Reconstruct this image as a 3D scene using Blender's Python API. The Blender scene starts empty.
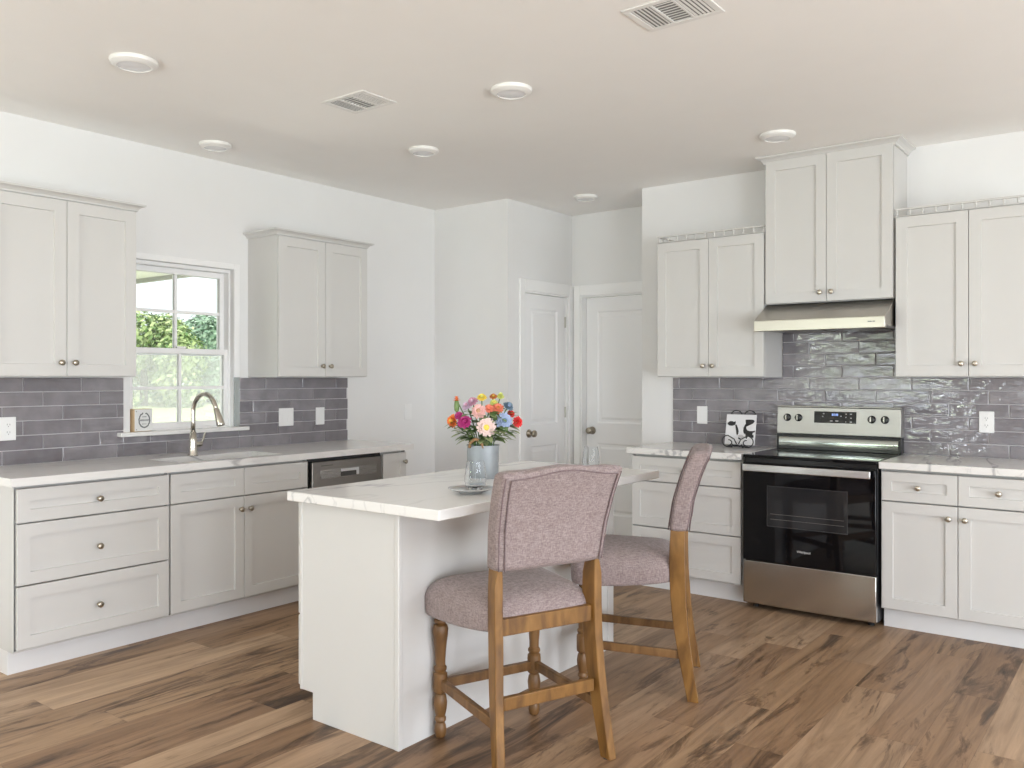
import bpy, bmesh, math, random
from mathutils import Vector, Matrix, Euler
C = bpy.context.scene.collection
S = bpy.context.scene
PI = math.pi

# ------------------------------------------------------------------ camera, world, sun, lights, exposure
YAW = 0.6535
EYE = 1.37
cam = bpy.data.cameras.new('camera'); cam_o = bpy.data.objects.new('camera', cam); C.objects.link(cam_o)
cam.sensor_width = 36; cam.lens = 855.5/1024*36
cam.shift_y = -(384-377.87)/1024
cam.clip_start = 0.05; cam.clip_end = 300
cam_o.location = (0, 0, EYE); cam_o.rotation_euler = (PI/2, 0, YAW)
S.camera = cam_o

world = bpy.data.worlds.new('sky'); S.world = world; world.use_nodes = True
bg = world.node_tree.nodes['Background']
bg.inputs['Color'].default_value = (0.93, 0.97, 1.0, 1); bg.inputs['Strength'].default_value = 1.4

sun = bpy.data.lights.new('sun', 'SUN'); sun.energy = 3.2; sun.angle = 0.02; sun.color = (1, .95, .86)
sun_o = bpy.data.objects.new('sun', sun); C.objects.link(sun_o)
sun_o.rotation_euler = Vector((-.42, .22, -1)).to_track_quat('-Z', 'Y').to_euler()

def daylight(name, loc, direction, w, h, power, col):
    l = bpy.data.lights.new(name, 'AREA'); l.shape = 'RECTANGLE'; l.size = w; l.size_y = h
    l.energy = power; l.color = col
    o = bpy.data.objects.new(name, l); C.objects.link(o)
    o.location = loc; o.rotation_euler = Vector(direction).to_track_quat('-Z', 'Z').to_euler()
    return o
DAY = (.86, .917, 1.0)
GREEN = (.86, 1.0, .74)
daylight('daylight_rear_fill', (-.35, -2.64, 1.38), (0, 1, .4), 2.3, 1.5, 17, DAY)  # pair of fill lamps added behind the camera to light the range wall
daylight('daylight_rear_fill', (2.2, -2.64, 1.38), (0, 1, .4), 1.5, 1.5, 24, DAY)
daylight('daylight_patio', (-3.475, -2.72, .66), (0, 1, .3), 2.2, .14, 28, DAY)
daylight('daylight_patio', (-3.475, -2.72, 1.20), (0, 1, .1), 2.2, .08, 20, DAY)
daylight('daylight_garden', (-3.475, -2.72, 1.70), (0, 1, .1), 2.2, .12, 24, GREEN)
daylight('daylight_bounce_fill', (-6.3, 2.95, -.10), (.45, 0, 1), 1.6, 1.6, 105, (1, .97, .88))  # added lamp at slab level, aimed up through the window to brighten the ceiling
daylight('daylight_side_fill', (3.24, -.6, 1.12), (-1, 0, .10), 2.4, 2.05, 200, DAY)  # two lamps added in unseen side openings, fill for the window-wall cabinets
daylight('daylight_side_fill', (3.24, 2.5, 1.12), (-1, 0, .10), 2.4, 2.05, 128, DAY)

S.view_settings.view_transform = 'Standard'
S.view_settings.look = 'None'
S.view_settings.exposure = 0.0
S.view_settings.gamma = 1.0
S.view_settings.use_curve_mapping = False
S.cycles.max_bounces = 10; S.cycles.diffuse_bounces = 8; S.cycles.glossy_bounces = 5
S.cycles.transmission_bounces = 8; S.cycles.transparent_max_bounces = 12
S.cycles.caustics_reflective = False; S.cycles.caustics_refractive = False
S.cycles.sample_clamp_indirect = 6

# ------------------------------------------------------------------ materials
def srgb(r, g, b):
    f = lambda c: (c/255/12.92) if c/255 <= .04045 else ((c/255+.055)/1.055)**2.4
    return (f(r), f(g), f(b), 1)
MATS = {}
def mat(name, col, rough=.5, metal=0., spec=.5, coat=0., emit=None, estr=0., sheen=0., noise=None, bump=None):
    """noise = (scale, amount) soft value variation; bump = (scale, strength, distance)"""
    m = bpy.data.materials.new(name); m.use_nodes = True
    nt = m.node_tree; b = nt.nodes['Principled BSDF']
    b.inputs['Base Color'].default_value = col
    b.inputs['Roughness'].default_value = rough; b.inputs['Metallic'].default_value = metal
    b.inputs['Specular IOR Level'].default_value = spec; b.inputs['Coat Weight'].default_value = coat
    b.inputs['Sheen Weight'].default_value = sheen
    if emit:
        b.inputs['Emission Color'].default_value = emit; b.inputs['Emission Strength'].default_value = estr
    tc = nt.nodes.new('ShaderNodeTexCoord')
    sc, am = noise or (6, .015)
    n = nt.nodes.new('ShaderNodeTexNoise'); n.inputs['Scale'].default_value = sc; n.inputs['Detail'].default_value = 4
    nt.links.new(tc.outputs['Object'], n.inputs['Vector'])
    mp = nt.nodes.new('ShaderNodeMapRange'); mp.inputs['To Min'].default_value = 1-am; mp.inputs['To Max'].default_value = 1+am
    nt.links.new(n.outputs['Fac'], mp.inputs['Value'])
    h = nt.nodes.new('ShaderNodeHueSaturation'); h.inputs['Color'].default_value = col
    nt.links.new(mp.outputs['Result'], h.inputs['Value']); nt.links.new(h.outputs['Color'], b.inputs['Base Color'])
    if bump:
        n2 = nt.nodes.new('ShaderNodeTexNoise'); n2.inputs['Scale'].default_value = bump[0]; n2.inputs['Detail'].default_value = 3
        nt.links.new(tc.outputs['Object'], n2.inputs['Vector'])
        bp = nt.nodes.new('ShaderNodeBump'); bp.inputs['Strength'].default_value = bump[1]; bp.inputs['Distance'].default_value = bump[2]
        nt.links.new(n2.outputs['Fac'], bp.inputs['Height']); nt.links.new(bp.outputs['Normal'], b.inputs['Normal'])
    MATS[name] = m
    return m
def N(nt, t, **kw):
    n = nt.nodes.new(t)
    for k, v in kw.items(): setattr(n, k, v)
    return n
def mathn(nt, op, a, b=None, c=None):
    n = nt.nodes.new('ShaderNodeMath'); n.operation = op
    for i, v in enumerate((a, b, c)):
        if v is None: continue
        if isinstance(v, (int, float)): n.inputs[i].default_value = v
        else: nt.links.new(v, n.inputs[i])
    return n.outputs[0]
def ramp(nt, fac, stops, interp='LINEAR'):
    r = nt.nodes.new('ShaderNodeValToRGB'); cr = r.color_ramp; cr.interpolation = interp
    while len(cr.elements) < len(stops): cr.elements.new(.5)
    for e, (p, c) in zip(cr.elements, stops): e.position = p; e.color = c
    nt.links.new(fac, r.inputs['Fac']); return r.outputs['Color']

wall_m = mat('wall_paint', (.80, .80, .80, 1), .75, bump=(90, .06, .002))
ceil_m = mat('ceiling_paint', (.90, .885, .865, 1), .85, bump=(60, .1, .003))
trim_m = mat('trim_paint', (.88, .88, .88, 1), .4)
door_m = mat('door_paint', (.88, .88, .885, 1), .38)
cab_m = mat('cabinet_paint', (.635, .627, .612, 1), .42)
toe_m = mat('toe_paint', (.76, .76, .765, 1), .4)
gap_m = mat('dark_gap', (.03, .03, .03, 1), .6)
knob_m = mat('brushed_nickel', (.60, .55, .47, 1), .28, 1., noise=(40, .05))
dknob_m = mat('aged_nickel', (.42, .37, .30, 1), .3, 1., noise=(40, .08))
white_plastic = mat('white_plastic', (.84, .84, .84, 1), .3)
dark_slot = mat('dark_slot', (.05, .05, .05, 1), .5)
black_gl = mat('black_glass', (.005, .005, .006, 1), .04, spec=.4)
black_en = mat('black_enamel', (.012, .012, .013, 1), .25)
dark_side = mat('dark_grey_enamel', (.03, .03, .032, 1), .35)
lamp_rim = mat('lamp_rim', (.84, .83, .81, 1), .35)
lamp_lens = mat('lamp_lens', (.78, .78, .80, 1), .2)
vent_m = mat('vent_metal', (.80, .79, .77, 1), .4)
vent_dark = mat('vent_dark', (.27, .265, .26, 1), .7)
iron_m = mat('wrought_iron', (.012, .012, .014, 1), .45, bump=(120, .3, .002))
tilewhite = mat('white_glaze', (.80, .80, .82, 1), .15)
blackpaint = mat('black_paint', (.008, .008, .012, 1), .3)
galv = mat('galvanised_steel', (.36, .39, .42, 1), .5, .4, noise=(14, .28), bump=(30, .08, .002))
rope_m = mat('jute', (.34, .19, .09, 1), .8, bump=(80, .6, .004))
stem_m = mat('stem_green', (.10, .20, .05, 1), .5)
leaf_m = mat('leaf_green', (.17, .26, .09, 1), .5, noise=(20, .3))
leaf2_m = mat('leaf_pale', (.34, .40, .20, 1), .5, noise=(20, .3))
woodblock = mat('pale_wood', (.56, .40, .24, 1), .6, noise=(30, .15))
plaque_m = mat('plaque_white', (.78, .78, .77, 1), .3)
ink_m = mat('ink_grey', (.12, .13, .14, 1), .7)
inkdark = mat('ink_dark', (.10, .09, .08, 1), .5)
saucer_m = mat('saucer_ceramic', (.55, .56, .58, 1), .15)
lens_black = mat('display_black', (.004, .004, .005, 1), .08)
digit_m = mat('display_digit', (.1, .15, .3, 1), .4, emit=(.35, .5, 1, 1), estr=.8)
mark_m = mat('display_mark', (.45, .45, .45, 1), .5)
logo_m = mat('logo_silver', (.75, .75, .75, 1), .3)
sink_m = mat('sink_white', (.55, .55, .55, 1), .25, .6)
hinge_m = mat('satin_hinge', (.55, .53, .48, 1), .35, .8)
concrete = mat('patio_concrete', (.62, .60, .57, 1), .9, noise=(3, .06))
soffit_m = mat('soffit_white', (.86, .86, .86, 1), .7)
fascia_m = mat('fascia_grey', (.35, .35, .36, 1), .6)
bark_m = mat('bark', (.10, .075, .05, 1), .9, noise=(8, .3))

def steel_mat(name, col, rough, axis):
    m = bpy.data.materials.new(name); m.use_nodes = True; nt = m.node_tree; b = nt.nodes['Principled BSDF']
    b.inputs['Metallic'].default_value = 1; b.inputs['Base Color'].default_value = col
    tc = N(nt, 'ShaderNodeTexCoord'); mp = N(nt, 'ShaderNodeMapping')
    mp.inputs['Scale'].default_value = [(2, 300, 300), (300, 2, 300), (300, 300, 2)][axis]
    nt.links.new(tc.outputs['Object'], mp.inputs['Vector'])
    n = N(nt, 'ShaderNodeTexNoise'); n.inputs['Scale'].default_value = 1; nt.links.new(mp.outputs[0], n.inputs['Vector'])
    r = N(nt, 'ShaderNodeMapRange'); r.inputs['To Min'].default_value = rough-.06; r.inputs['To Max'].default_value = rough+.06
    nt.links.new(n.outputs['Fac'], r.inputs['Value']); nt.links.new(r.outputs[0], b.inputs['Roughness'])
    return m
steel = steel_mat('stainless_steel', (.62, .60, .57, 1), .20, 0)
steel_hood = steel_mat('stainless_hood', (.50, .47, .42, 1), .32, 0)
steel_panel = steel_mat('stainless_panel', (.50, .495, .48, 1), .42, 0)
steel_strip = steel_mat('stainless_strip', (.38, .36, .34, 1), .28, 0)
steel_bright = steel_mat('stainless_bright', (.82, .82, .84, 1), .34, 0)
steel_dark = steel_mat('stainless_dark', (.29, .27, .25, 1), .30, 0)
steel_polish = mat('polished_dark_steel', (.36, .38, .37, 1), .12, 1.)
nickel = mat('faucet_nickel', (.58, .54, .48, 1), .22, 1., noise=(30, .03))

def glass_mat(name, tint=(1, 1, 1, 1), refl=.08, rough=.02):
    m = bpy.data.materials.new(name); m.use_nodes = True; nt = m.node_tree; nt.nodes.clear()
    o = N(nt, 'ShaderNodeOutputMaterial'); t = N(nt, 'ShaderNodeBsdfTransparent'); t.inputs[0].default_value = tint
    g = N(nt, 'ShaderNodeBsdfGlossy'); g.inputs['Roughness'].default_value = rough
    f = N(nt, 'ShaderNodeFresnel'); f.inputs['IOR'].default_value = 1.45
    mx = N(nt, 'ShaderNodeMixShader'); nt.links.new(f.outputs[0], mx.inputs[0])
    nt.links.new(t.outputs[0], mx.inputs[1]); nt.links.new(g.outputs[0], mx.inputs[2]); nt.links.new(mx.outputs[0], o.inputs[0])
    return m
pane_m = glass_mat('window_glass', (.97, .985, .98, 1))
glass_m = bpy.data.materials.new('clear_glass'); glass_m.use_nodes = True
_b = glass_m.node_tree.nodes['Principled BSDF']
_b.inputs['Transmission Weight'].default_value = 1; _b.inputs['Roughness'].default_value = .0; _b.inputs['IOR'].default_value = 1.3
_b.inputs['Base Color'].default_value = (.98, .99, 1, 1)
def screen_mat():
    m = bpy.data.materials.new('insect_screen'); m.use_nodes = True; nt = m.node_tree; nt.nodes.clear()
    o = N(nt, 'ShaderNodeOutputMaterial'); t = N(nt, 'ShaderNodeBsdfTransparent'); d = N(nt, 'ShaderNodeBsdfDiffuse')
    d.inputs[0].default_value = (.9, .92, .93, 1); tl = N(nt, 'ShaderNodeBsdfTranslucent'); tl.inputs[0].default_value = (.96, .97, .98, 1)
    ad = N(nt, 'ShaderNodeMixShader'); ad.inputs[0].default_value = .8
    nt.links.new(d.outputs[0], ad.inputs[1]); nt.links.new(tl.outputs[0], ad.inputs[2])
    mx = N(nt, 'ShaderNodeMixShader'); mx.inputs[0].default_value = .24
    nt.links.new(t.outputs[0], mx.inputs[1]); nt.links.new(ad.outputs[0], mx.inputs[2]); nt.links.new(mx.outputs[0], o.inputs[0])
    return m
screen_m = screen_mat()

def floor_mat():
    m = bpy.data.materials.new('wood_plank_floor'); m.use_nodes = True; nt = m.node_tree; b = nt.nodes['Principled BSDF']
    tc = N(nt, 'ShaderNodeTexCoord'); sp = N(nt, 'ShaderNodeSeparateXYZ'); nt.links.new(tc.outputs['Object'], sp.inputs[0])
    X, Y = sp.outputs[0], sp.outputs[1]
    W, L = .182, 1.22
    xs = mathn(nt, 'DIVIDE', mathn(nt, 'ADD', X, 20.03), W); row = mathn(nt, 'FLOOR', xs); fx = mathn(nt, 'FRACT', xs)
    wn = N(nt, 'ShaderNodeTexWhiteNoise', noise_dimensions='1D'); nt.links.new(row, wn.inputs['W'])
    ys = mathn(nt, 'ADD', mathn(nt, 'DIVIDE', mathn(nt, 'ADD', Y, 20.), L), wn.outputs['Value'])
    colm = mathn(nt, 'FLOOR', ys); fy = mathn(nt, 'FRACT', ys)
    cb = N(nt, 'ShaderNodeCombineXYZ'); nt.links.new(row, cb.inputs[0]); nt.links.new(colm, cb.inputs[1])
    w2 = N(nt, 'ShaderNodeTexWhiteNoise', noise_dimensions='3D'); nt.links.new(cb.outputs[0], w2.inputs['Vector'])
    rnd = w2.outputs['Value']
    # grain, shifted per plank
    off = mathn(nt, 'MULTIPLY', rnd, 37.)
    def grain(sx, sy, scale, det, dist, rough=.6):
        c = N(nt, 'ShaderNodeCombineXYZ')
        nt.links.new(mathn(nt, 'MULTIPLY', X, sx), c.inputs[0]); nt.links.new(mathn(nt, 'ADD', mathn(nt, 'MULTIPLY', Y, sy), off), c.inputs[1]); nt.links.new(off, c.inputs[2])
        n = N(nt, 'ShaderNodeTexNoise'); n.inputs['Scale'].default_value = scale; n.inputs['Detail'].default_value = det
        n.inputs['Distortion'].default_value = dist; n.inputs['Roughness'].default_value = rough
        nt.links.new(c.outputs[0], n.inputs['Vector']); return n.outputs['Fac']
    g1 = grain(13, 1.1, 1, 8, 1.2, .65); g2 = grain(75, 2.6, 1, 5, .4, .7); g3 = grain(8, 1.5, 1, 7, 1.1, .68)
    base = ramp(nt, rnd, [(0, srgb(124, 95, 70)), (.25, srgb(168, 138, 108)), (.5, srgb(138, 107, 80)), (.75, srgb(182, 154, 126)), (1, srgb(150, 119, 91))])
    mul = ramp(nt, g1, [(.30, (.50, .46, .43, 1)), (.42, (.80, .78, .76, 1)), (.54, (1, 1, 1, 1)), (.72, (1.2, 1.2, 1.2, 1))])
    fin = ramp(nt, g2, [(.3, (.84, .83, .82, 1)), (.6, (1.04, 1.04, 1.04, 1))])
    dark = ramp(nt, mathn(nt, 'ADD', g3, mathn(nt, 'MULTIPLY', mathn(nt, 'SUBTRACT', rnd, .5), .13)), [(.30, (.22, .205, .20, 1)), (.385, (.50, .47, .45, 1)), (.47, (1, 1, 1, 1))])
    def mulc(a, c, f=1.):
        x = N(nt, 'ShaderNodeMix', data_type='RGBA', blend_type='MULTIPLY'); x.inputs[0].default_value = f
        nt.links.new(a, x.inputs[6]); nt.links.new(c, x.inputs[7]); return x.outputs[2]
    col = mulc(mulc(mulc(base, mul), fin), dark)
    # seams
    ex = mathn(nt, 'MINIMUM', fx, mathn(nt, 'SUBTRACT', 1, fx)); ey = mathn(nt, 'MINIMUM', fy, mathn(nt, 'SUBTRACT', 1, fy))
    sx = mathn(nt, 'LESS_THAN', ex, .0075); sy = mathn(nt, 'LESS_THAN', ey, .0011)
    seam = mathn(nt, 'MAXIMUM', sx, sy)
    x = N(nt, 'ShaderNodeMix', data_type='RGBA', blend_type='MULTIPLY'); nt.links.new(mathn(nt, 'MULTIPLY', seam, .4), x.inputs[0])
    nt.links.new(col, x.inputs[6]); x.inputs[7].default_value = (.45, .4, .36, 1)
    nt.links.new(x.outputs[2], b.inputs['Base Color'])
    r = N(nt, 'ShaderNodeMapRange'); r.inputs['To Min'].default_value = .34; r.inputs['To Max'].default_value = .5
    nt.links.new(g2, r.inputs['Value']); nt.links.new(r.outputs[0], b.inputs['Roughness']); b.inputs['Specular IOR Level'].default_value = .35
    bp = N(nt, 'ShaderNodeBump'); bp.inputs['Strength'].default_value = .15; bp.inputs['Distance'].default_value = .002
    nt.links.new(g2, bp.inputs['Height']); nt.links.new(bp.outputs[0], b.inputs['Normal'])
    return m
floor_m = floor_mat()

def marble():
    m = bpy.data.materials.new('veined_quartz'); m.use_nodes = True; nt = m.node_tree; b = nt.nodes['Principled BSDF']
    tc = N(nt, 'ShaderNodeTexCoord')
    def vein(scale, dist, rot, lo, hi):
        mp = N(nt, 'ShaderNodeMapping'); mp.inputs['Rotation'].default_value = (0, 0, rot); mp.inputs['Scale'].default_value = (1, .32, 1)
        nt.links.new(tc.outputs['Object'], mp.inputs['Vector'])
        n = N(nt, 'ShaderNodeTexNoise'); n.inputs['Scale'].default_value = scale; n.inputs['Detail'].default_value = 6; n.inputs['Distortion'].default_value = dist
        nt.links.new(mp.outputs[0], n.inputs['Vector'])
        a = mathn(nt, 'ABSOLUTE', mathn(nt, 'SUBTRACT', n.outputs['Fac'], .5))
        r = N(nt, 'ShaderNodeMapRange'); r.inputs['From Min'].default_value = lo; r.inputs['From Max'].default_value = hi; r.inputs['To Min'].default_value = 1; r.inputs['To Max'].default_value = 0
        nt.links.new(a, r.inputs['Value']); return r.outputs[0]
    v1 = vein(1.7, .5, .75, .0, .016); v2 = vein(4.2, .8, .45, .0, .02)
    n = N(nt, 'ShaderNodeTexNoise'); n.inputs['Scale'].default_value = 2.4; nt.links.new(tc.outputs['Object'], n.inputs['Vector'])
    msk = ramp(nt, n.outputs['Fac'], [(.45, (0, 0, 0, 1)), (.62, (1, 1, 1, 1))])
    tot = mathn(nt, 'MINIMUM', mathn(nt, 'ADD', mathn(nt, 'MULTIPLY', v1, mathn(nt, 'ADD', mathn(nt, 'MULTIPLY', msk, .42), .26)), mathn(nt, 'MULTIPLY', mathn(nt, 'MULTIPLY', v2, msk), .2)), .6)
    x = N(nt, 'ShaderNodeMix', data_type='RGBA'); nt.links.new(tot, x.inputs[0])
    x.inputs[6].default_value = (.80, .79, .775, 1); x.inputs[7].default_value = (.25, .25, .27, 1)
    nt.links.new(x.outputs[2], b.inputs['Base Color']); b.inputs['Roughness'].default_value = .16
    return m
marble_m = marble()

def tile_mat():
    m = bpy.data.materials.new('plum_grey_glaze'); m.use_nodes = True; nt = m.node_tree; b = nt.nodes['Principled BSDF']
    at = N(nt, 'ShaderNodeAttribute', attribute_name='tile_tone'); tc = N(nt, 'ShaderNodeTexCoord')
    n = N(nt, 'ShaderNodeTexNoise'); n.inputs['Scale'].default_value = 9; n.inputs['Detail'].default_value = 4; nt.links.new(tc.outputs['Object'], n.inputs['Vector'])
    f = mathn(nt, 'ADD', mathn(nt, 'MULTIPLY', at.outputs['Fac'], .25), mathn(nt, 'MULTIPLY', n.outputs['Fac'], .75))
    col = ramp(nt, f, [(.2, srgb(108, 104, 109)), (.5, srgb(126, 122, 127)), (.8, srgb(148, 144, 148))])
    nt.links.new(col, b.inputs['Base Color']); b.inputs['Roughness'].default_value = .045; b.inputs['Specular IOR Level'].default_value = .7
    mp = N(nt, 'ShaderNodeMapping'); mp.inputs['Scale'].default_value = (1, 1, 2.4); nt.links.new(tc.outputs['Object'], mp.inputs['Vector'])
    n2 = N(nt, 'ShaderNodeTexNoise'); n2.inputs['Scale'].default_value = 13; n2.inputs['Detail'].default_value = 1.8; nt.links.new(mp.outputs[0], n2.inputs['Vector'])
    bp = N(nt, 'ShaderNodeBump'); bp.inputs['Strength'].default_value = .6; bp.inputs['Distance'].default_value = .006
    nt.links.new(n2.outputs['Fac'], bp.inputs['Height']); nt.links.new(bp.outputs[0], b.inputs['Normal'])
    return m
tile_m = tile_mat()
grout_m = mat('grout', srgb(200, 197, 200), .85)

def fabric(name, col, col2):
    m = bpy.data.materials.new(name); m.use_nodes = True; nt = m.node_tree; b = nt.nodes['Principled BSDF']
    tc = N(nt, 'ShaderNodeTexCoord')
    fs = []
    for sc in ((330, 330, 60), (60, 60, 330), (30, 30, 30)):
        mp = N(nt, 'ShaderNodeMapping'); mp.inputs['Scale'].default_value = sc; nt.links.new(tc.outputs['Object'], mp.inputs['Vector'])
        n = N(nt, 'ShaderNodeTexNoise'); n.inputs['Scale'].default_value = 1; n.inputs['Detail'].default_value = 2; nt.links.new(mp.outputs[0], n.inputs['Vector']); fs.append(n.outputs['Fac'])
    f = mathn(nt, 'ADD', mathn(nt, 'MULTIPLY', fs[0], .44), mathn(nt, 'ADD', mathn(nt, 'MULTIPLY', fs[1], .44), mathn(nt, 'MULTIPLY', fs[2], .12)))
    nt.links.new(ramp(nt, f, [(.35, col), (.65, col2)]), b.inputs['Base Color'])
    b.inputs['Roughness'].default_value = .9; b.inputs['Sheen Weight'].default_value = .15; b.inputs['Specular IOR Level'].default_value = .15
    bp = N(nt, 'ShaderNodeBump'); bp.inputs['Strength'].default_value = .35; bp.inputs['Distance'].default_value = .002
    nt.links.new(f, bp.inputs['Height']); nt.links.new(bp.outputs[0], b.inputs['Normal'])
    return m
fab_m = fabric('mauve_linen', srgb(120, 105, 105), srgb(164, 150, 148))
pip_m = fabric('mauve_piping', srgb(100, 84, 86), srgb(132, 116, 117))
def wood(name, c1, c2, c3):
    m = bpy.data.materials.new(name); m.use_nodes = True; nt = m.node_tree; b = nt.nodes['Principled BSDF']
    tc = N(nt, 'ShaderNodeTexCoord'); mp = N(nt, 'ShaderNodeMapping'); mp.inputs['Scale'].default_value = (22, 22, 6); nt.links.new(tc.outputs['Object'], mp.inputs['Vector'])
    n = N(nt, 'ShaderNodeTexNoise'); n.inputs['Scale'].default_value = 1; n.inputs['Detail'].default_value = 5; n.inputs['Distortion'].default_value = .6
    nt.links.new(mp.outputs[0], n.inputs['Vector'])
    nt.links.new(ramp(nt, n.outputs['Fac'], [(.3, c1), (.5, c2), (.72, c3)]), b.inputs['Base Color'])
    b.inputs['Roughness'].default_value = .45
    bp = N(nt, 'ShaderNodeBump'); bp.inputs['Strength'].default_value = .15; bp.inputs['Distance'].default_value = .002
    nt.links.new(n.outputs['Fac'], bp.inputs['Height']); nt.links.new(bp.outputs[0], b.inputs['Normal'])
    return m
oak_m = wood('honey_oak', srgb(92, 61, 25), srgb(122, 85, 38), srgb(142, 103, 52))
walnut_m = wood('brown_oak', srgb(84, 57, 29), srgb(112, 79, 43), srgb(132, 97, 58))

def foliage_mat(name, a, bcol):
    m = bpy.data.materials.new(name); m.use_nodes = True; nt = m.node_tree; b = nt.nodes['Principled BSDF']
    at = N(nt, 'ShaderNodeAttribute', attribute_name='leaf_tone')
    nt.links.new(ramp(nt, at.outputs['Fac'], [(0, a), (1, bcol)]), b.inputs['Base Color'])
    b.inputs['Roughness'].default_value = .7; b.inputs['Specular IOR Level'].default_value = .2
    return m
fol_a = foliage_mat('leaves_light', (.12, .24, .07, 1), (.62, .72, .36, 1))
fol_b = foliage_mat('leaves_mid', (.12, .25, .15, 1), (.48, .64, .48, 1))
def lawn_mat():
    return mat('lawn_grass', (.48, .54, .28, 1), .9, noise=(1.2, .25))
lawn_m = lawn_mat()

# ------------------------------------------------------------------ mesh helpers
class MB:
    def __init__(s): s.v = []; s.f = []; s.attr = []
    def add(s, vs, fs, tone=None):
        o = len(s.v); s.v += [tuple(x) for x in vs]; s.f += [tuple(i+o for i in f) for f in fs]
        if tone is not None: s.attr += [tone]*len(fs)
        return s
    def box(s, x0, x1, y0, y1, z0, z1, M=None):
        if x0 > x1: x0, x1 = x1, x0
        if y0 > y1: y0, y1 = y1, y0
        if z0 > z1: z0, z1 = z1, z0
        vs = [Vector(p) for p in ((x0,y0,z0),(x1,y0,z0),(x1,y1,z0),(x0,y1,z0),(x0,y0,z1),(x1,y0,z1),(x1,y1,z1),(x0,y1,z1))]
        if M: vs = [M @ v for v in vs]
        return s.add(vs, [(0,3,2,1),(4,5,6,7),(0,1,5,4),(1,2,6,5),(2,3,7,6),(3,0,4,7)])
    def loft(s, rings, cap0=True, cap1=True, closed=True):
        n = len(rings[0]); vs = [p for r in rings for p in r]; fs = []
        for i in range(len(rings)-1):
            for j in range(n if closed else n-1):
                k = (j+1) % n
                fs.append((i*n+j, i*n+k, (i+1)*n+k, (i+1)*n+j))
        if cap0: fs.append(tuple(reversed(range(n))))
        if cap1: fs.append(tuple((len(rings)-1)*n+j for j in range(n)))
        return s.add(vs, fs)
    def lathe(s, prof, n=24, M=None, cap0=True, cap1=True):
        rings = []
        for r, z in prof:
            ring = [Vector((r*math.cos(2*PI*j/n), r*math.sin(2*PI*j/n), z)) for j in range(n)]
            rings.append([M @ p for p in ring] if M else ring)
        return s.loft(rings, cap0, cap1)
    def tube(s, pts, r, n=10, closed=False):
        pts = [Vector(p) for p in pts]; rings = []; up = None
        m = len(pts)
        for i, p in enumerate(pts):
            a = pts[max(i-1, 0)] if not closed else pts[(i-1) % m]; b = pts[min(i+1, m-1)] if not closed else pts[(i+1) % m]
            t = (b-a).normalized()
            if up is None: up = t.orthogonal().normalized()
            up = (up - t*up.dot(t))
            if up.length < 1e-5: up = t.orthogonal()
            up.normalize(); w = t.cross(up)
            rr = r[i] if isinstance(r, (list, tuple)) else r
            rings.append([p + up*(rr*math.cos(2*PI*j/n)) + w*(rr*math.sin(2*PI*j/n)) for j in range(n)])
        if closed: rings.append(rings[0]); return s.loft(rings, False, False)
        return s.loft(rings)
    def prism(s, poly, axis, a, b):
        """poly of 2D points extruded along axis (0,1,2) from a to b"""
        def P(p, t):
            return {0: (t, p[0], p[1]), 1: (p[0], t, p[1]), 2: (p[0], p[1], t)}[axis]
        n = len(poly)
        return s.add([P(p, a) for p in poly]+[P(p, b) for p in poly],
                     [tuple(range(n)), tuple(reversed(range(n, 2*n)))]+[(i, i+n, (i+1) % n+n, (i+1) % n) for i in range(n)])
def obj(name, mb, m, parent=None, smooth=False, bevel=0., seg=2, sub=0, loc=None):
    me = bpy.data.meshes.new(name); me.from_pydata(mb.v, [], mb.f); me.materials.append(m)
    if mb.attr:
        a = me.attributes.new('tile_tone' if 'tile' in name or 'splash' in name else 'leaf_tone', 'FLOAT', 'FACE')
        a.data.foreach_set('value', mb.attr)
    bm = bmesh.new(); bm.from_mesh(me)
    if not mb.attr: bmesh.ops.recalc_face_normals(bm, faces=bm.faces)
    bm.to_mesh(me); bm.free()
    o = bpy.data.objects.new(name, me); C.objects.link(o)
    if loc: o.location = loc
    if parent: o.parent = parent
    if bevel:
        md = o.modifiers.new('bevel', 'BEVEL'); md.width = bevel; md.segments = seg; md.limit_method = 'ANGLE'; md.angle_limit = .7
        md.harden_normals = False
    if sub:
        md = o.modifiers.new('sub', 'SUBSURF'); md.levels = sub; md.render_levels = sub
    if smooth or bevel:
        for p in me.polygons: p.use_smooth = True
        if not smooth or smooth == 'auto':
            me.set_sharp_from_angle(angle=.6)
    return o
def tag(o, label, cat, group=None):
    o['label'] = label; o['category'] = cat
    if group: o['group'] = group
    return o
def thing(name, label, cat, loc=(0, 0, 0), rotz=0, group=None):
    o = bpy.data.objects.new(name, None); C.objects.link(o); o.empty_display_size = .1
    o.location = loc; o.rotation_euler = (0, 0, rotz)
    return tag(o, label, cat, group)
def struct(name, mb, m, parent=None, **kw):
    o = obj(name, mb, m, parent, **kw)
    if not parent: o['kind'] = 'structure'
    return o
def text(name, body, size, m, parent, M, extrude=.0004):
    cu = bpy.data.curves.new(name, 'FONT'); cu.body = body; cu.size = size; cu.extrude = extrude; cu.align_x = 'CENTER'; cu.align_y = 'CENTER'
    tmp = bpy.data.objects.new(name+'_curve', cu); C.objects.link(tmp)
    me = bpy.data.meshes.new_from_object(tmp.evaluated_get(bpy.context.evaluated_depsgraph_get()))
    bpy.data.objects.remove(tmp)
    me.materials.clear(); me.materials.append(m)
    o = bpy.data.objects.new(name, me); C.objects.link(o); o.parent = parent; o.matrix_local = M
    return o

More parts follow.
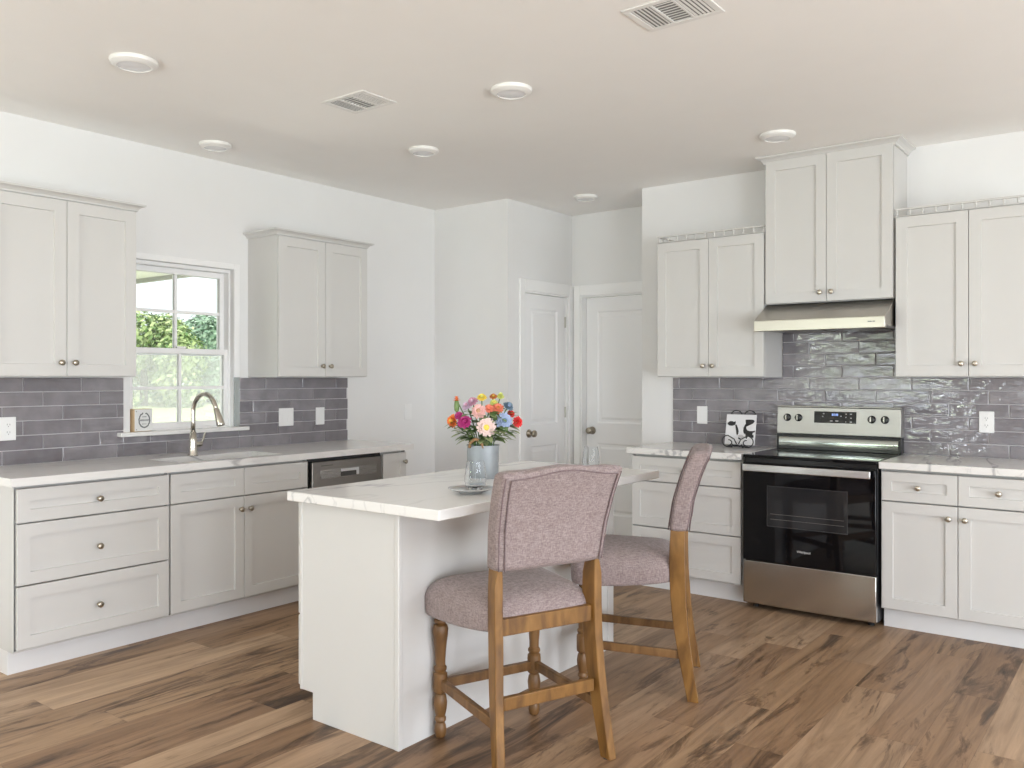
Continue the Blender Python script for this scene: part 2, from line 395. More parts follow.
# ------------------------------------------------------------------ room shell
XL, YB, ZC = -4.79, 5.53, 2.75          # wall_left plane, wall_back plane, ceiling
YP, XP, YD, XC = 5.21, -4.03, 6.104, -3.04
XR, YR = 3.2, -2.6                       # right and rear walls
T = .15
struct('floor', MB().box(XL-T, XR+T, YR-T, YD+T, -.1, 0), floor_m)
struct('ceiling', MB().box(XL-T, XR+T, YR-T, YD+T, ZC, ZC+.2), ceil_m)
# window opening in the left wall
WY0, WY1, WZ0, WZ1 = 2.60, 3.292, 1.045, 2.068
struct('wall_left', MB().box(XL-T, XL, YR, WY0, 0, ZC).box(XL-T, XL, WY1, YP+T, 0, ZC).box(XL-T, XL, WY0, WY1, 0, WZ0).box(XL-T, XL, WY0, WY1, WZ1, ZC), wall_m)
struct('wall_pantry', MB().box(XL, XP-.1, YP, YP+.1, 0, ZC).box(XP-.1, XP, YP, 5.42, 0, ZC).box(XP-.1, XP, 6.036, YD, 0, ZC).box(XP-.1, XP, 5.42, 6.036, 2.055, ZC), wall_m)
struct('wall_alcove', MB().box(XP-.1, -3.937, YD, YD+T, 0, ZC).box(-3.12, XC, YD, YD+T, 0, ZC).box(-3.937, -3.12, YD, YD+T, 2.055, ZC), wall_m)
struct('wall_back', MB().box(XC, XR, YB, YB+T, 0, ZC).box(XC, XC+.12, YB+T, YD+T, 0, ZC), wall_m)
struct('wall_rear', MB().box(XL-T, -4.65, YR-T, YR, 0, ZC).box(-4.65, -2.3, YR-T, YR, 2.06, ZC).box(-2.3, -1.5, YR-T, YR, 0, ZC)
       .box(-1.5, .8, YR-T, YR, 0, .6).box(-1.5, .8, YR-T, YR, 2.16, ZC).box(.8, 1.45, YR-T, YR, 0, ZC)
       .box(1.45, 2.95, YR-T, YR, 0, .6).box(1.45, 2.95, YR-T, YR, 2.16, ZC).box(2.95, XR+T, YR-T, YR, 0, ZC), wall_m)
struct('wall_right', MB().box(XR, XR+T, YR, -1.8, 0, ZC).box(XR, XR+T, -1.8, .6, 0, .06).box(XR, XR+T, -1.8, .6, 2.18, ZC)
       .box(XR, XR+T, .6, 1.3, 0, ZC).box(XR, XR+T, 1.3, 3.7, 0, .06).box(XR, XR+T, 1.3, 3.7, 2.18, ZC).box(XR, XR+T, 3.7, YB+T, 0, ZC), wall_m)
# patio opening frame behind the camera (its light shows in the glazed tiles)
pf = struct('window_2', MB().box(-4.65, -4.58, YR-.1, YR-.02, 0, 2.06).box(-2.37, -2.3, YR-.1, YR-.02, 0, 2.06).box(-4.58, -2.37, YR-.1, YR-.02, 1.99, 2.06).box(-3.52, -3.43, YR-.1, YR-.02, 0, 1.99), trim_m)
def bb(name, *boxes):
    mb = MB()
    for b in boxes: mb.box(*b)
    struct(name, mb, trim_m, bevel=.004)
bb('baseboard_left', (XL, XL+.014, 4.30, YP, 0, .13))
bb('baseboard_pantry', (XL+.014, XP, YP-.014, YP, 0, .13), (XP, XP+.014, YP-.014, 5.35, 0, .13))
bb('baseboard_back', (XC, -2.80, YB-.014, YB, 0, .13), (-.40, XR, YB-.014, YB, 0, .13))

# ------------------------------------------------------------------ kitchen window
win = bpy.data.objects.new('window_1', None); C.objects.link(win); win.location = (XL, WY0, WZ0); win['kind'] = 'structure'
WW, WH = WY1-WY0, WZ1-WZ0
def wbox(mb, x0, x1, y0, y1, z0, z1): return mb.box(x0, x1, y0, y1, z0, z1)
# casing (upper sides + head), on the room side
mb = MB().box(0, .014, WW, WW+.042, .33, WH+.036).box(0, .014, -.042, 0, .33, WH+.036).box(0, .014, 0, WW, WH, WH+.036)
obj('casing', mb, trim_m, win, bevel=.003)
mb = MB().box(0.001, .0125, WW+.004, WW+.042, .012, .327)
obj('tile_edge_trim', mb, mat('edge_trim_metal', (.42, .45, .44, 1), .25, .5), win)
# jamb frame
mb = MB().box(-.13, -.03, 0, .012, 0, WH).box(-.13, -.03, WW-.012, WW, 0, WH).box(-.13, -.03, .012, WW-.012, WH-.022, WH).box(-.13, -.03, .012, WW-.012, 0, .018)
obj('frame', mb, trim_m, win, bevel=.003)
def sash(name, xa, xb, z0, z1, zb, mw=.018):
    st = .028; y0, y1 = .012, WW-.012; zt = .034
    mb = MB().box(xa, xb, y0, y0+st, z0, z1).box(xa, xb, y1-st, y1, z0, z1).box(xa, xb, y0+st, y1-st, z0, z0+zb).box(xa, xb, y0+st, y1-st, z1-zt, z1)
    s = obj(name, mb, trim_m, win, bevel=.003)
    yc = WW/2; zc = (z0+zb+z1-zt)/2; xm = (xa+xb)/2
    mb = MB().box(xm-.012, xm+.012, yc-mw/2, yc+mw/2, z0+zb, z1-zt).box(xm-.012, xm+.012, y0+st, yc-mw/2, zc-mw/2, zc+mw/2).box(xm-.012, xm+.012, yc+mw/2, y1-st, zc-mw/2, zc+mw/2)
    obj('muntin', mb, trim_m, s)
    obj('pane', MB().box(xm-.003, xm+.003, y0+st, y1-st, z0+zb, z1-zt), pane_m, s)
zm = .485
sash('upper_sash', -.125, -.085, zm-.02, WH-.022, .04)
sash('lower_sash', -.075, -.040, .018, zm+.022, .036)
obj('latch', MB().box(-.05, -.028, WW/2-.03, WW/2+.03, zm+.022, zm+.034), trim_m, win, bevel=.003)
obj('insect_screen', MB().box(-.134, -.132, .014, WW-.014, .02, zm), screen_m, win)
# stone sill
obj('sill', MB().box(-.04, .055, -.082, WW+.088, -.014, .010), marble_m, win, bevel=.004)

# ------------------------------------------------------------------ interior doors
def door(name, width, height, loc, rotz, hinge_side, knob_u, casing_w=.08, hinges=True, fy=.025):
    d = bpy.data.objects.new(name, None); C.objects.link(d); d.location = loc; d.rotation_euler = (0, 0, rotz); d['kind'] = 'structure'
    # local: u=x across, front = -y, slab front face at y = +.03
    mb = MB(); st = .105
    lock0, lock1 = .80, 1.0
    def panel_ring(u0, u1, v0, v1):
        # sunk moulding then raised field
        r = [(0, fy), (.012, fy+.010), (.030, fy+.010), (.048, fy+.003)]
        rings = []
        for ins, y in r:
            rings.append([(u0+ins, y, v0+ins), (u1-ins, y, v0+ins), (u1-ins, y, v1-ins), (u0+ins, y, v1-ins)])
        n = len(rings); vs = [p for q in rings for p in q]; fs = []
        for i in range(n-1):
            for j in range(4): fs.append((i*4+j, i*4+(j+1) % 4, (i+1)*4+(j+1) % 4, (i+1)*4+j))
        fs.append(tuple((n-1)*4+j for j in range(4))); mb.add(vs, fs)
    us = [0, st, width-st, width]; vs_ = [.008, .22, .82, .99, height-.115, height]
    for i in range(3):
        for j in range(5):
            if i == 1 and j in (1, 3): panel_ring(us[1], us[2], vs_[j], vs_[j+1])
            else: mb.add([(us[i], fy, vs_[j]), (us[i+1], fy, vs_[j]), (us[i+1], fy, vs_[j+1]), (us[i], fy, vs_[j+1])], [(0, 1, 2, 3)])
    mb.box(0, width, fy+.012, fy+.035, .008, height)
    mb.add([(0, fy, .008), (0, fy+.012, .008), (0, fy+.012, height), (0, fy, height)], [(0, 1, 2, 3)])
    mb.add([(width, fy, .008), (width, fy+.012, .008), (width, fy+.012, height), (width, fy, height)], [(0, 1, 2, 3)])
    mb.add([(0, fy, height), (0, fy+.012, height), (width, fy+.012, height), (width, fy, height)], [(0, 1, 2, 3)])
    obj('slab', mb, door_m, d)
    c = casing_w; g = .004; j = .018
    mb = MB()
    for (a, b) in ((-g-j-c+.008, -g-j+.008), (width+g+j-.008, width+g+j+c-.008)): mb.box(a, b, -.018, -.0005, 0, height+g+j+c+.020)
    mb.box(-g-j+.008, width+g+j-.008, -.018, -.0005, height+g+j-.008, height+g+j+c+.020)
    obj('casing', mb, trim_m, d, bevel=.005, seg=3)
    mb = MB().box(-g-j, -g, -.0005, .10, 0, height+g+j).box(width+g, width+g+j, -.0005, .10, 0, height+g+j).box(-g, width+g, -.0005, .10, height+g, height+g+j)
    obj('jamb', mb, trim_m, d)
    M = Matrix.Translation((knob_u, fy, .925)) @ Matrix.Rotation(PI/2, 4, 'X')
    obj('knob', MB().lathe([(.033, 0), (.033, .006), (.014, .012), (.012, .032), (.022, .04), (.029, .052), (.027, .064), (.016, .07), (.003, .071)], 24, M), dknob_m, d, smooth=True)
    if hinges:
        hu = width+.002 if hinge_side > 0 else -.002
        for z in (.2, 1.08, 1.84):
            obj('hinge', MB().lathe([(.008, z-.045), (.008, z+.045)], 10, Matrix.Translation((hu, fy-.006, 0))), hinge_m, d)
    return d
door('door_1', .600, 2.045, (XP, 5.428, 0), PI/2, 1, .088, casing_w=.066)
door('door_2', .74, 2.045, (-3.927, YD, 0), 0, 1, .058, casing_w=.062, hinges=False, fy=.07)

# ------------------------------------------------------------------ backsplash tiles
def tiles(name, regions, place, phase, back):
    mb = MB(); gm = MB(); rng = random.Random(5)
    P, L, G = .0763, .305, .0052
    for (u0, u1, v0, v1) in regions:
        gm.box(u0, u1, 0, .006, v0, v1)
        i0 = math.floor((v0-.914)/P+.01); i1 = math.ceil((v1-.914)/P-.01)
        for i in range(i0, i1):
            a, b = max(v0, .914+i*P+G/2), min(v1, .914+(i+1)*P-G/2)
            if b-a < .006: continue
            k = (5-i); ph = phase+.1017*(k % 3)
            j0 = math.floor((u0-ph)/L); j1 = math.ceil((u1-ph)/L)
            for j in range(j0, j1+1):
                c, d = max(u0, ph+j*L+G/2), min(u1, ph+(j+1)*L-G/2)
                if d-c < .006: continue
                random.seed(i*977+j*31); t = random.random(); e = .0025
                tx, tz = (random.random()-.5)*.0012, (random.random()-.5)*.0010
                y1, y2 = .0105, .012
                vs = [(c, .002, a), (d, .002, a), (d, .002, b), (c, .002, b), (c, y1, a), (d, y1, a), (d, y1, b), (c, y1, b),
                      (c+e, y2-tx-tz, a+e), (d-e, y2+tx-tz, a+e), (d-e, y2+tx+tz, b-e), (c+e, y2-tx+tz, b-e)]
                fs = []
                for q in (0, 4):
                    for m_ in range(4): fs.append((q+m_, q+(m_+1) % 4, q+4+(m_+1) % 4, q+4+m_))
                fs.append((8, 9, 10, 11)); mb.add(vs, fs, t)
    for b_ in (mb, gm): b_.v = [place(p) for p in b_.v]
    g = struct(name, gm, grout_m)
    me = obj('splash_tiles', mb, tile_m, g)
    bm = bmesh.new(); bm.from_mesh(me.data); bmesh.ops.recalc_face_normals(bm, faces=bm.faces); bm.to_mesh(me.data); bm.free()
tiles('wall_left_backsplash', [(1.66, 2.555, .914, 1.372), (2.555, 3.33, .914, 1.0305), (3.332, 4.255, .914, 1.372)],
      lambda p: (XL+p[1], p[0], p[2]), 2.01, 0)
tiles('wall_back_backsplash', [(-2.785, -.42, .914, 1.372), (-1.995, -1.243, 1.372, 1.83)],
      lambda p: (p[0], YB-p[1], p[2]), -2.432, 0)

# ------------------------------------------------------------------ cabinet pieces (local: x across, front = -y, z up)
def shaker(u0, u1, v0, v1, t=.019, rail=.057, rec=.0105):
    """a framed flat panel front; back at y=0, face at y=-t"""
    mb = MB(); r = rail
    f, p = -t, -t+rec
    o = [(u0, v0), (u1, v0), (u1, v1), (u0, v1)]
    i = [(u0+r, v0+r), (u1-r, v0+r), (u1-r, v1-r), (u0+r, v1-r)]
    i2 = [(u0+r+.0015, v0+r+.0015), (u1-r-.0015, v0+r+.0015), (u1-r-.0015, v1-r-.0015), (u0+r+.0015, v1-r-.0015)]
    b = .0015
    ob = [(u0+b, v0+b), (u1-b, v0+b), (u1-b, v1-b), (u0+b, v1-b)]
    vs = [(x, 0, z) for x, z in o]+[(x, f+b, z) for x, z in o]+[(x, f, z) for x, z in ob]+[(x, f, z) for x, z in i]+[(x, p, z) for x, z in i2]
    fs = [(3, 2, 1, 0)]
    for k in range(4):
        for j in range(4): fs.append((k*4+j, k*4+(j+1) % 4, (k+1)*4+(j+1) % 4, (k+1)*4+j))
    fs.append((16, 17, 18, 19))
    return mb.add(vs, fs)
KNOB = [(.0085, 0), (.0085, .002), (.0055, .006), (.0055, .014), (.012, .018), (.0152, .022), (.0152, .026), (.011, .030), (.003, .0315)]
def knob(parent, u, v, m=None, t=.019):
    return obj('knob', MB().lathe(KNOB, 18, Matrix.Translation((u, -t, v)) @ Matrix.Rotation(PI/2, 4, 'X')), m or knob_m, parent, smooth=True)
def front(kind, parent, u0, u1, v0, v1, kn=None, rail=.057, km=None, name=None):
    o = obj(kind, shaker(u0, u1, v0, v1, rail=rail), cab_m, parent)
    if kn: knob(o, kn[0], kn[1], km)
    return o
def base_cab(label, loc, rotz, w, depth=.60, top=.874, toe=.11, toe_in=.06, name='base_cabinet', cat='cabinet', group=None, hole=None):
    t = thing(name, label, cat, loc, rotz, group)
    mb = MB()
    if hole:      # open sink base: sides, floor, back only near the top
        mb.box(.0035, w-.0035, .035, depth, toe, .55).box(0, .0035, 0, depth, toe, top).box(w-.0035, w, 0, depth, toe, top).box(.0035, w-.0035, .035, .055, .55, top).box(.0035, w-.0035, 0, .035, toe, toe+.008)
    else: mb.box(0, w, .035, depth, toe, top).box(0, .0035, 0, .035, toe, top).box(w-.0035, w, 0, .035, toe, top).box(.0035, w-.0035, 0, .035, toe, toe+.008)
    obj('body', mb, cab_m, t, bevel=.0015)
    obj('toe_kick', MB().box(0, w, toe_in, depth, 0, toe), toe_m, t)
    return t
R90 = PI/2
XFACE = -4.18                # carcass front of the left run
def LL(y): return (XFACE, y, 0)
# --- left run
DL = XFACE-XL-.002
t = base_cab('white base cabinet of three stacked drawers at the left end of window wall', LL(1.715), R90, .762, DL)
for (a, b, kz) in ((.705, .860, .780), (.418, .698, .548), (.124, .411, .262)):
    front('drawer', t, .010, .757, a, b, (.384, kz), km=dknob_m)
t = base_cab('white sink base cabinet with two doors below the window', LL(2.477), R90, .914, DL, name='sink_cabinet', hole=True)
front('false_drawer', t, .007, .455, .705, .860); front('false_drawer', t, .459, .907, .705, .860)
front('door', t, .007, .455, .124, .698, (.428, .628), km=dknob_m); front('door', t, .459, .907, .124, .698, (.490, .628), km=dknob_m)
t = base_cab('narrow white cabinet at the far right end of window counter', LL(4.012), R90, .230, DL)
front('door', t, .006, .224, .124, .860, (.200, .797), km=dknob_m)
# dishwasher
t = thing('dishwasher', 'stainless dishwasher between sink cabinet and narrow end cabinet', 'dishwasher', LL(3.391), R90)
obj('body', MB().box(.004, .617, .0, DL-.02, .10, .872).box(.02, .60, .06, DL-.02, 0, .10), black_en, t)
obj('door_panel', MB().box(.022, .603, -.028, .0, .115, .852), steel_dark, t, bevel=.004)
hd = obj('handle', MB().box(.085, .555, -.0325, -.0285, .742, .802), steel_strip, t, bevel=.002)
obj('pocket', MB().box(.245, .375, -.0335, -.0326, .748, .794), dark_slot, hd)
obj('pull', MB().box(.245, .375, -.0375, -.0337, .778, .796).box(.375, .395, -.0375, -.0337, .75, .796), steel_bright, hd, bevel=.0015)
obj('maker_badge', MB().box(.09, .185, -.0295, -.0285, .822, .828), inkdark, t)
# left worktop with sink cut-out
SX0, SX1, SY0, SY1 = -4.52, -4.215, 2.56, 3.24
CX0, CX1, CY0, CY1 = XL+.001, -4.135, 1.688, 4.285
mb = MB()
for (a, b, c, d) in ((CX0, CX1, CY0, SY0), (CX0, CX1, SY1, CY1), (CX0, SX0, SY0, SY1), (SX1, CX1, SY0, SY1)):
    mb.box(a, b, c, d, .876, .914)
tag(obj('countertop', mb, marble_m), 'long white veined countertop under the window holding the sink', 'countertop')
# undermount sink
t = thing('kitchen_sink', 'undermount kitchen sink set into counter under the window', 'sink', ((SX0+SX1)/2, (SY0+SY1)/2, .66))
a, b = (SX1-SX0)/2-.002, (SY1-SY0)/2-.002; h = .213
mb = MB().box(-a, a, -b, b, 0, .006).box(-a, -a+.012, -b, b, .006, h).box(a-.012, a, -b, b, .006, h).box(-a+.012, a-.012, -b, -b+.012, .006, h).box(-a+.012, a-.012, b-.012, b, .006, h)
obj('basin', mb, sink_m, t, bevel=.004)
obj('drain', MB().lathe([(.045, .006), (.045, .009), (.03, .0095)], 20), steel, t)
# faucet
t = thing('kitchen_faucet', 'brushed nickel gooseneck faucet behind the sink under window', 'faucet', (-4.525, 2.840, .914))
obj('base', MB().lathe([(.030, 0), (.030, .006), (.027, .012), (.0235, .05), (.021, .09), (.0175, .14)], 24), nickel, t, smooth=True)
pts = [(0, 0, .13), (0, 0, .20), (0, 0, .262)]
for i in range(1, 17):
    a = PI*i/16*0.90; pts.append((.105-.105*math.cos(a), .012*i/16, .262+.100*math.sin(a)))
e = Vector(pts[-1]); d = (e-Vector(pts[-2])).normalized(); pts.append(tuple(e+d*.02))
obj('spout', MB().tube(pts, .0132, 14), nickel, t, smooth=True)
e = Vector(pts[-1]); ends = [e+d*k for k in (-.005, .0, .05, .092, .098)]
obj('spray_head', MB().tube(ends, [.0145, .0162, .020, .0235, .021], 16), nickel, t, smooth='auto')
hv = obj('lever_handle', MB().tube([(0, .0, .065), (0, .035, .066), (0, .055, .068)], [.0165, .0165, .0145], 14).tube([(0, .052, .066), (.012, .06, .10), (.02, .066, .135)], [.008, .0065, .005], 10), nickel, t, smooth='auto')

# --- back run
YF = 4.95
DB = YB-YF-.002
def BL(x): return (x, YF, 0)
t = base_cab('white base cabinet of three stacked drawers left of the range', BL(-2.792), 0, .758, DB)
for (a, b, kz) in ((.705, .860, .78), (.412, .698, .548), (.124, .405, .262)):
    front('drawer', t, .008, .752, a, b, (.380, kz))
t = base_cab('white base cabinet with two drawers above two doors, right of range', BL(-1.243), 0, .762, DB)
for s, ku in ((0, .354), (1, .404)):
    u0, u1 = (.006, .379) if s == 0 else (.383, .756)
    front('drawer', t, u0, u1, .705, .860, ((u0+u1)/2, .783), rail=.05)
    front('door', t, u0, u1, .118, .698, (ku-.015 if s == 0 else ku+.012, .634))
tag(obj('countertop', MB().box(-2.812, -2.03, 4.905, YB-.001, .876, .914), marble_m, bevel=.003), 'short white countertop section left of the range carrying the cow tile', 'countertop')
tag(obj('countertop', MB().box(-1.246, -.46, 4.905, YB-.001, .876, .914), marble_m, bevel=.003), 'bare white countertop section right of the black range', 'countertop')

# --- wall cabinets
def crown(w, d, z0, h, proj, left=True, right=True, front_only=False):
    """stepped moulding around front and two sides; profile (out, z)"""
    prof = [(0, z0), (proj*.25, z0+.0), (proj*.30, z0+h*.25), (proj*.55, z0+h*.55), (proj*.9, z0+h*.72), (proj, z0+h*.78), (proj, z0+h), (0, z0+h)]
    mb = MB(); ring = []
    for (o, z) in prof:
        ring.append([(-o, d, z), (-o, -o, z), (w+o, -o, z), (w+o, d, z)])
    n = len(prof); vs = []; fs = []
    for k in range(4):
        for i in range(n): vs.append(ring[i][k])
    for k in range(3):
        for i in range(n): fs.append((k*n+i, k*n+(i+1) % n, (k+1)*n+(i+1) % n, (k+1)*n+i))
    fs += [tuple(range(n)), tuple(3*n+i for i in reversed(range(n)))]
    return mb.add(vs, fs)
def wall_cab(label, loc, rotz, w, h, depth, km=None, name='wall_cabinet', knz=.073, group=None):
    t = thing(name, label, 'cabinet', loc, rotz, group)
    obj('body', MB().box(0, w, .03, depth, 0, h).box(0, .003, 0, .03, 0, h).box(w-.003, w, 0, .03, 0, h).box(.003, w-.003, 0, .03, 0, .003).box(.003, w-.003, 0, .03, h-.004, h), cab_m, t)
    m = w/2
    front('door', t, .004, m-.0015, .004, h-.006, (m-.034, knz), km=km, rail=.06)
    front('door', t, m+.0015, w-.004, .004, h-.006, (m+.034, knz), km=km, rail=.06)
    return t
XU = XL+.306
t = wall_cab('white two-door upper cabinet left of window at frame edge', (XU, 1.716, 1.375), R90, .748, .905, .304, dknob_m)
obj('crown_moulding', crown(.748, .304, .905, .036, .042), cab_m, t)
t = wall_cab('white two-door upper cabinet between the window and pantry corner', (XU, 3.404, 1.375), R90, .758, .905, .304, dknob_m)
obj('crown_moulding', crown(.758, .304, .905, .036, .042), cab_m, t)
YU = YB-.306
def gallery(t, w, left_ret, z0):
    g = obj('gallery_rail', MB().box(0, w, -.012, .006, z0+.036, z0+.046).box(0, w, -.014, .008, z0, z0+.004), cab_m, t, bevel=.001)
    n = max(2, round(w/.068))
    for i in range(n+1):
        u = .01+(w-.02)*i/n
        obj('spindle', MB().lathe([(.0045, z0+.004), (.0065, z0+.010), (.004, z0+.016), (.0065, z0+.026), (.0045, z0+.036)], 10, Matrix.Translation((u, -.003, 0))), cab_m, g)
    if left_ret:
        g2 = obj('gallery_return', MB().box(0, .014, .006, .30, z0+.036, z0+.046).box(0, .016, .008, .30, z0, z0+.004), cab_m, t)
        for i in range(1, 5):
            obj('spindle', MB().lathe([(.0045, z0+.004), (.0065, z0+.010), (.004, z0+.016), (.0065, z0+.026), (.0045, z0+.036)], 10, Matrix.Translation((.007, .30*i/5, 0))), cab_m, g2)
t = wall_cab('white two-door upper cabinet with gallery rail above the cow tile', (-2.748, YU, 1.375), 0, .748, .908, .304)
gallery(t, .748, True, .908)
t = wall_cab('white two-door upper cabinet with gallery rail right of the hood', (-1.234, YU, 1.375), 0, .752, .914, .304)
gallery(t, .752, False, .914)
t = wall_cab('tall white two-door cabinet above the range hood, crowned at the ceiling', (-1.996, YU, 1.826), 0, .754, .894, .304, knz=.058)
obj('crown_moulding', crown(.754, .304, .878, .044, .050), cab_m, t)

# --- range hood
t = thing('range_hood', 'stainless under-cabinet range hood over the stove', 'hood', (-1.996, YB-.002, 1.65))
yf = -.50
mb = MB().prism([(-.002, .172), (-.30, .172), (yf, .066), (yf, .0), (yf+.02, .0), (yf+.02, .012), (-.002, .012)], 0, 0, .754)
obj('canopy', mb, steel_hood, t, bevel=.002)
obj('front_band', MB().box(.002, .752, yf-.004, yf, .002, .062), steel_hood, t, bevel=.0015)
obj('filter', MB().box(.06, .36, yf+.07, -.08, .004, .0115).box(.39, .69, yf+.07, -.08, .004, .0115), steel_dark, t)
obj('maker_badge', MB().box(.662, .684, yf-.0046, yf-.004, .034, .040).box(.688, .702, yf-.0046, yf-.004, .034, .040), ink_m, t)

# --- range
RX0, RX1 = -2.014, -1.252
t = thing('kitchen_range', 'black and stainless electric range between the white base cabinets', 'range', (RX0, YB-.005, 0))
RW = RX1-RX0
def ry(y): return y-(YB-.005)
obj('body', MB().box(.004, RW-.004, ry(4.93), -.02, .03, .895), dark_side, t, bevel=.002)
obj('cooktop', MB().box(0, RW, ry(4.905), -.075, .896, .914), black_gl, t, bevel=.004)
fr = obj('vent_strip', MB().box(.006, RW-.006, ry(4.912), ry(4.93), .868, .895), black_en, t)
d = obj('oven_door', MB().box(.004, RW-.004, ry(4.892), ry(4.929), .292, .866), black_gl, t, bevel=.003)
h = obj('handle', MB().box(.020, RW-.022, ry(4.842), ry(4.858), .822, .862), steel_bright, d, bevel=.004)
for u in (.03, RW-.05): obj('handle_bracket', MB().box(u-.012, u+.012, ry(4.858), ry(4.8915), .832, .852), black_en, h)
# window: see-through-looking inner pane with racks, set in a recess frame on the door face
obj('window_frame', MB().box(.150, .610, ry(4.8905), ry(4.8918), .50, .505).box(.150, .610, ry(4.8905), ry(4.8918), .735, .739).box(.150, .154, ry(4.8905), ry(4.8918), .505, .735).box(.606, .610, ry(4.8905), ry(4.8918), .505, .735), mat('door_dots', (.035, .035, .037, 1), .3), d)
obj('oven_window', MB().box(.154, .606, ry(4.8910), ry(4.8919), .505, .735), mat('oven_glass', (.022, .022, .024, 1), .05), d)
rk = MB()
for z in (.545, .575): rk.tube([(.17, ry(4.8906), z), (.59, ry(4.8906), z)], .0012, 6)
obj('oven_rack', rk, mat('rack_wire', (.16, .15, .14, 1), .4), d)
text('maker_logo', 'Whirlpool', .0185, logo_m, d, Matrix.Translation((.366, ry(4.8912), .372)) @ Matrix.Rotation(PI/2, 4, 'X'))
dr = obj('storage_drawer', MB().box(.004, RW-.004, ry(4.895), ry(4.929), .035, .286), steel, t, bevel=.004)
ft = []
for u in (.05, RW-.05):
    for y in (ry(4.98), -.08): obj('foot', MB().lathe([(.018, 0), (.018, .03)], 12, Matrix.Translation((u, y, 0))), black_en, t)
# backguard: black riser with a curved strip, stainless control panel leaning back
obj('riser', MB().box(.004, RW-.004, -.075, -.005, .914, 1.02), black_en, t, bevel=.003)
prof = []
for i in range(9):
    a = PI*i/8; prof.append((-.0815-.0025*math.sin(a)+.004*(i/8), .936+.054*(i/8)))
obj('vent_trim', MB().prism([(-.0755, .935)]+prof+[(-.0755, .993)], 0, .02, RW-.02), steel_polish, t, smooth='auto')
prof = [(-.090, 1.012), (-.094, 1.018), (-.080, 1.180), (-.074, 1.186), (-.004, 1.186), (-.004, 1.012)]
bgd = obj('control_panel', MB().prism(prof, 0, .012, RW-.002), steel_panel, t, bevel=.002)
obj('panel_cap', MB().box(.012, RW-.002, -.074, -.006, 1.1865, 1.191), steel_dark, t)
tilt = math.atan2(.014, .162)
def on_panel(u, z):
    y = -.094+(z-1.018)/.162*.014
    return Matrix.Translation((u, y, z)) @ Matrix.Rotation(PI/2-tilt, 4, 'X')
for u in (.078, .150, .594, .670):
    k = obj('control_knob', MB().lathe([(.024, 0), (.024, .006), (.019, .010), (.0175, .026), (.015, .028)], 20, on_panel(u, 1.117)), black_en, bgd, smooth='auto')
    obj('grip', MB().box(-.004, .004, -.017, .017, .026, .036, on_panel(u, 1.117)), steel_strip, k, bevel=.001)
ds = obj('display', MB().box(.248, .506, -.001, .0015, 0, .0, None) if False else MB().box(-.128, .128, -.036, .036, -.002, .0012, on_panel(.376, 1.124)), lens_black, bgd)
mk = MB()
for (a, b, w) in ((-.022, -.022, .008), (.012, -.022, .009), (.066, .022, .003), (.066, .002, .003), (.066, -.026, .002), (.096, .022, .006), (.096, -.002, .005), (.096, -.026, .006), (-.075, .004, .004), (-.07, .022, .005), (.036, .008, .004)):
    mk.box(a-w, a+w, b-.003, b+.003, .0013, .0017, on_panel(.376, 1.124))
obj('display_mark', mk, mark_m, ds)
mk = MB()
for a in (-.016, -.006, .006, .015): mk.box(a-.0035, a+.0035, .010, .024, .0013, .0017, on_panel(.376, 1.124))
obj('clock_digits', mk, digit_m, ds)

# ------------------------------------------------------------------ island
IX0, IX1, IY0, IY1 = -2.795, -2.236, 2.238, 3.762
t = thing('kitchen_island', 'white kitchen island with drawers on its window side', 'island', ((IX0+IX1)/2, (IY0+IY1)/2, 0))
cx_, cy_ = (IX0+IX1)/2, (IY0+IY1)/2
def ib(mb, x0, x1, y0, y1, z0, z1): return mb.box(x0-cx_, x1-cx_, y0-cy_, y1-cy_, z0, z1)
mb = MB(); ib(mb, IX0, IX1-.012, IY0+.012, IY1-.012, .108, .876); ib(mb, IX0+.075, IX1-.012, IY0+.012, IY1-.012, 0, .108)
obj('body', mb, cab_m, t)
def endp(y0, y1):
    mb = MB().prism([(IX0-cx_, .108), (IX0-cx_, .876), (IX1-.002-cx_, .876), (IX1-.002-cx_, 0), (IX0+.075-cx_, 0), (IX0+.075-cx_, .108)], 1, y0-cy_, y1-cy_)
    return mb
obj('end_panel', endp(IY0, IY0+.012), cab_m, t, bevel=.001)
obj('end_panel', endp(IY1-.012, IY1), cab_m, t, bevel=.001)
mb = MB(); ib(mb, IX1-.012, IX1-.002, IY0+.012, IY1-.012, 0, .876); obj('back_panel', mb, cab_m, t)
mb = MB(); ib(mb, IX1-.020, IX1+.003, IY0-.004, IY0+.016, 0, .876); obj('corner_trim', mb, cab_m, t, bevel=.003)
mb = MB(); ib(mb, IX1-.020, IX1+.003, IY1-.05, IY1+.004, 0, .876); obj('corner_trim', mb, cab_m, t, bevel=.003)
mb = MB(); ib(mb, IX0-.002, IX0+.012, IY0-.004, IY0+.010, .108, .876); obj('corner_trim', mb, cab_m, t, bevel=.003)
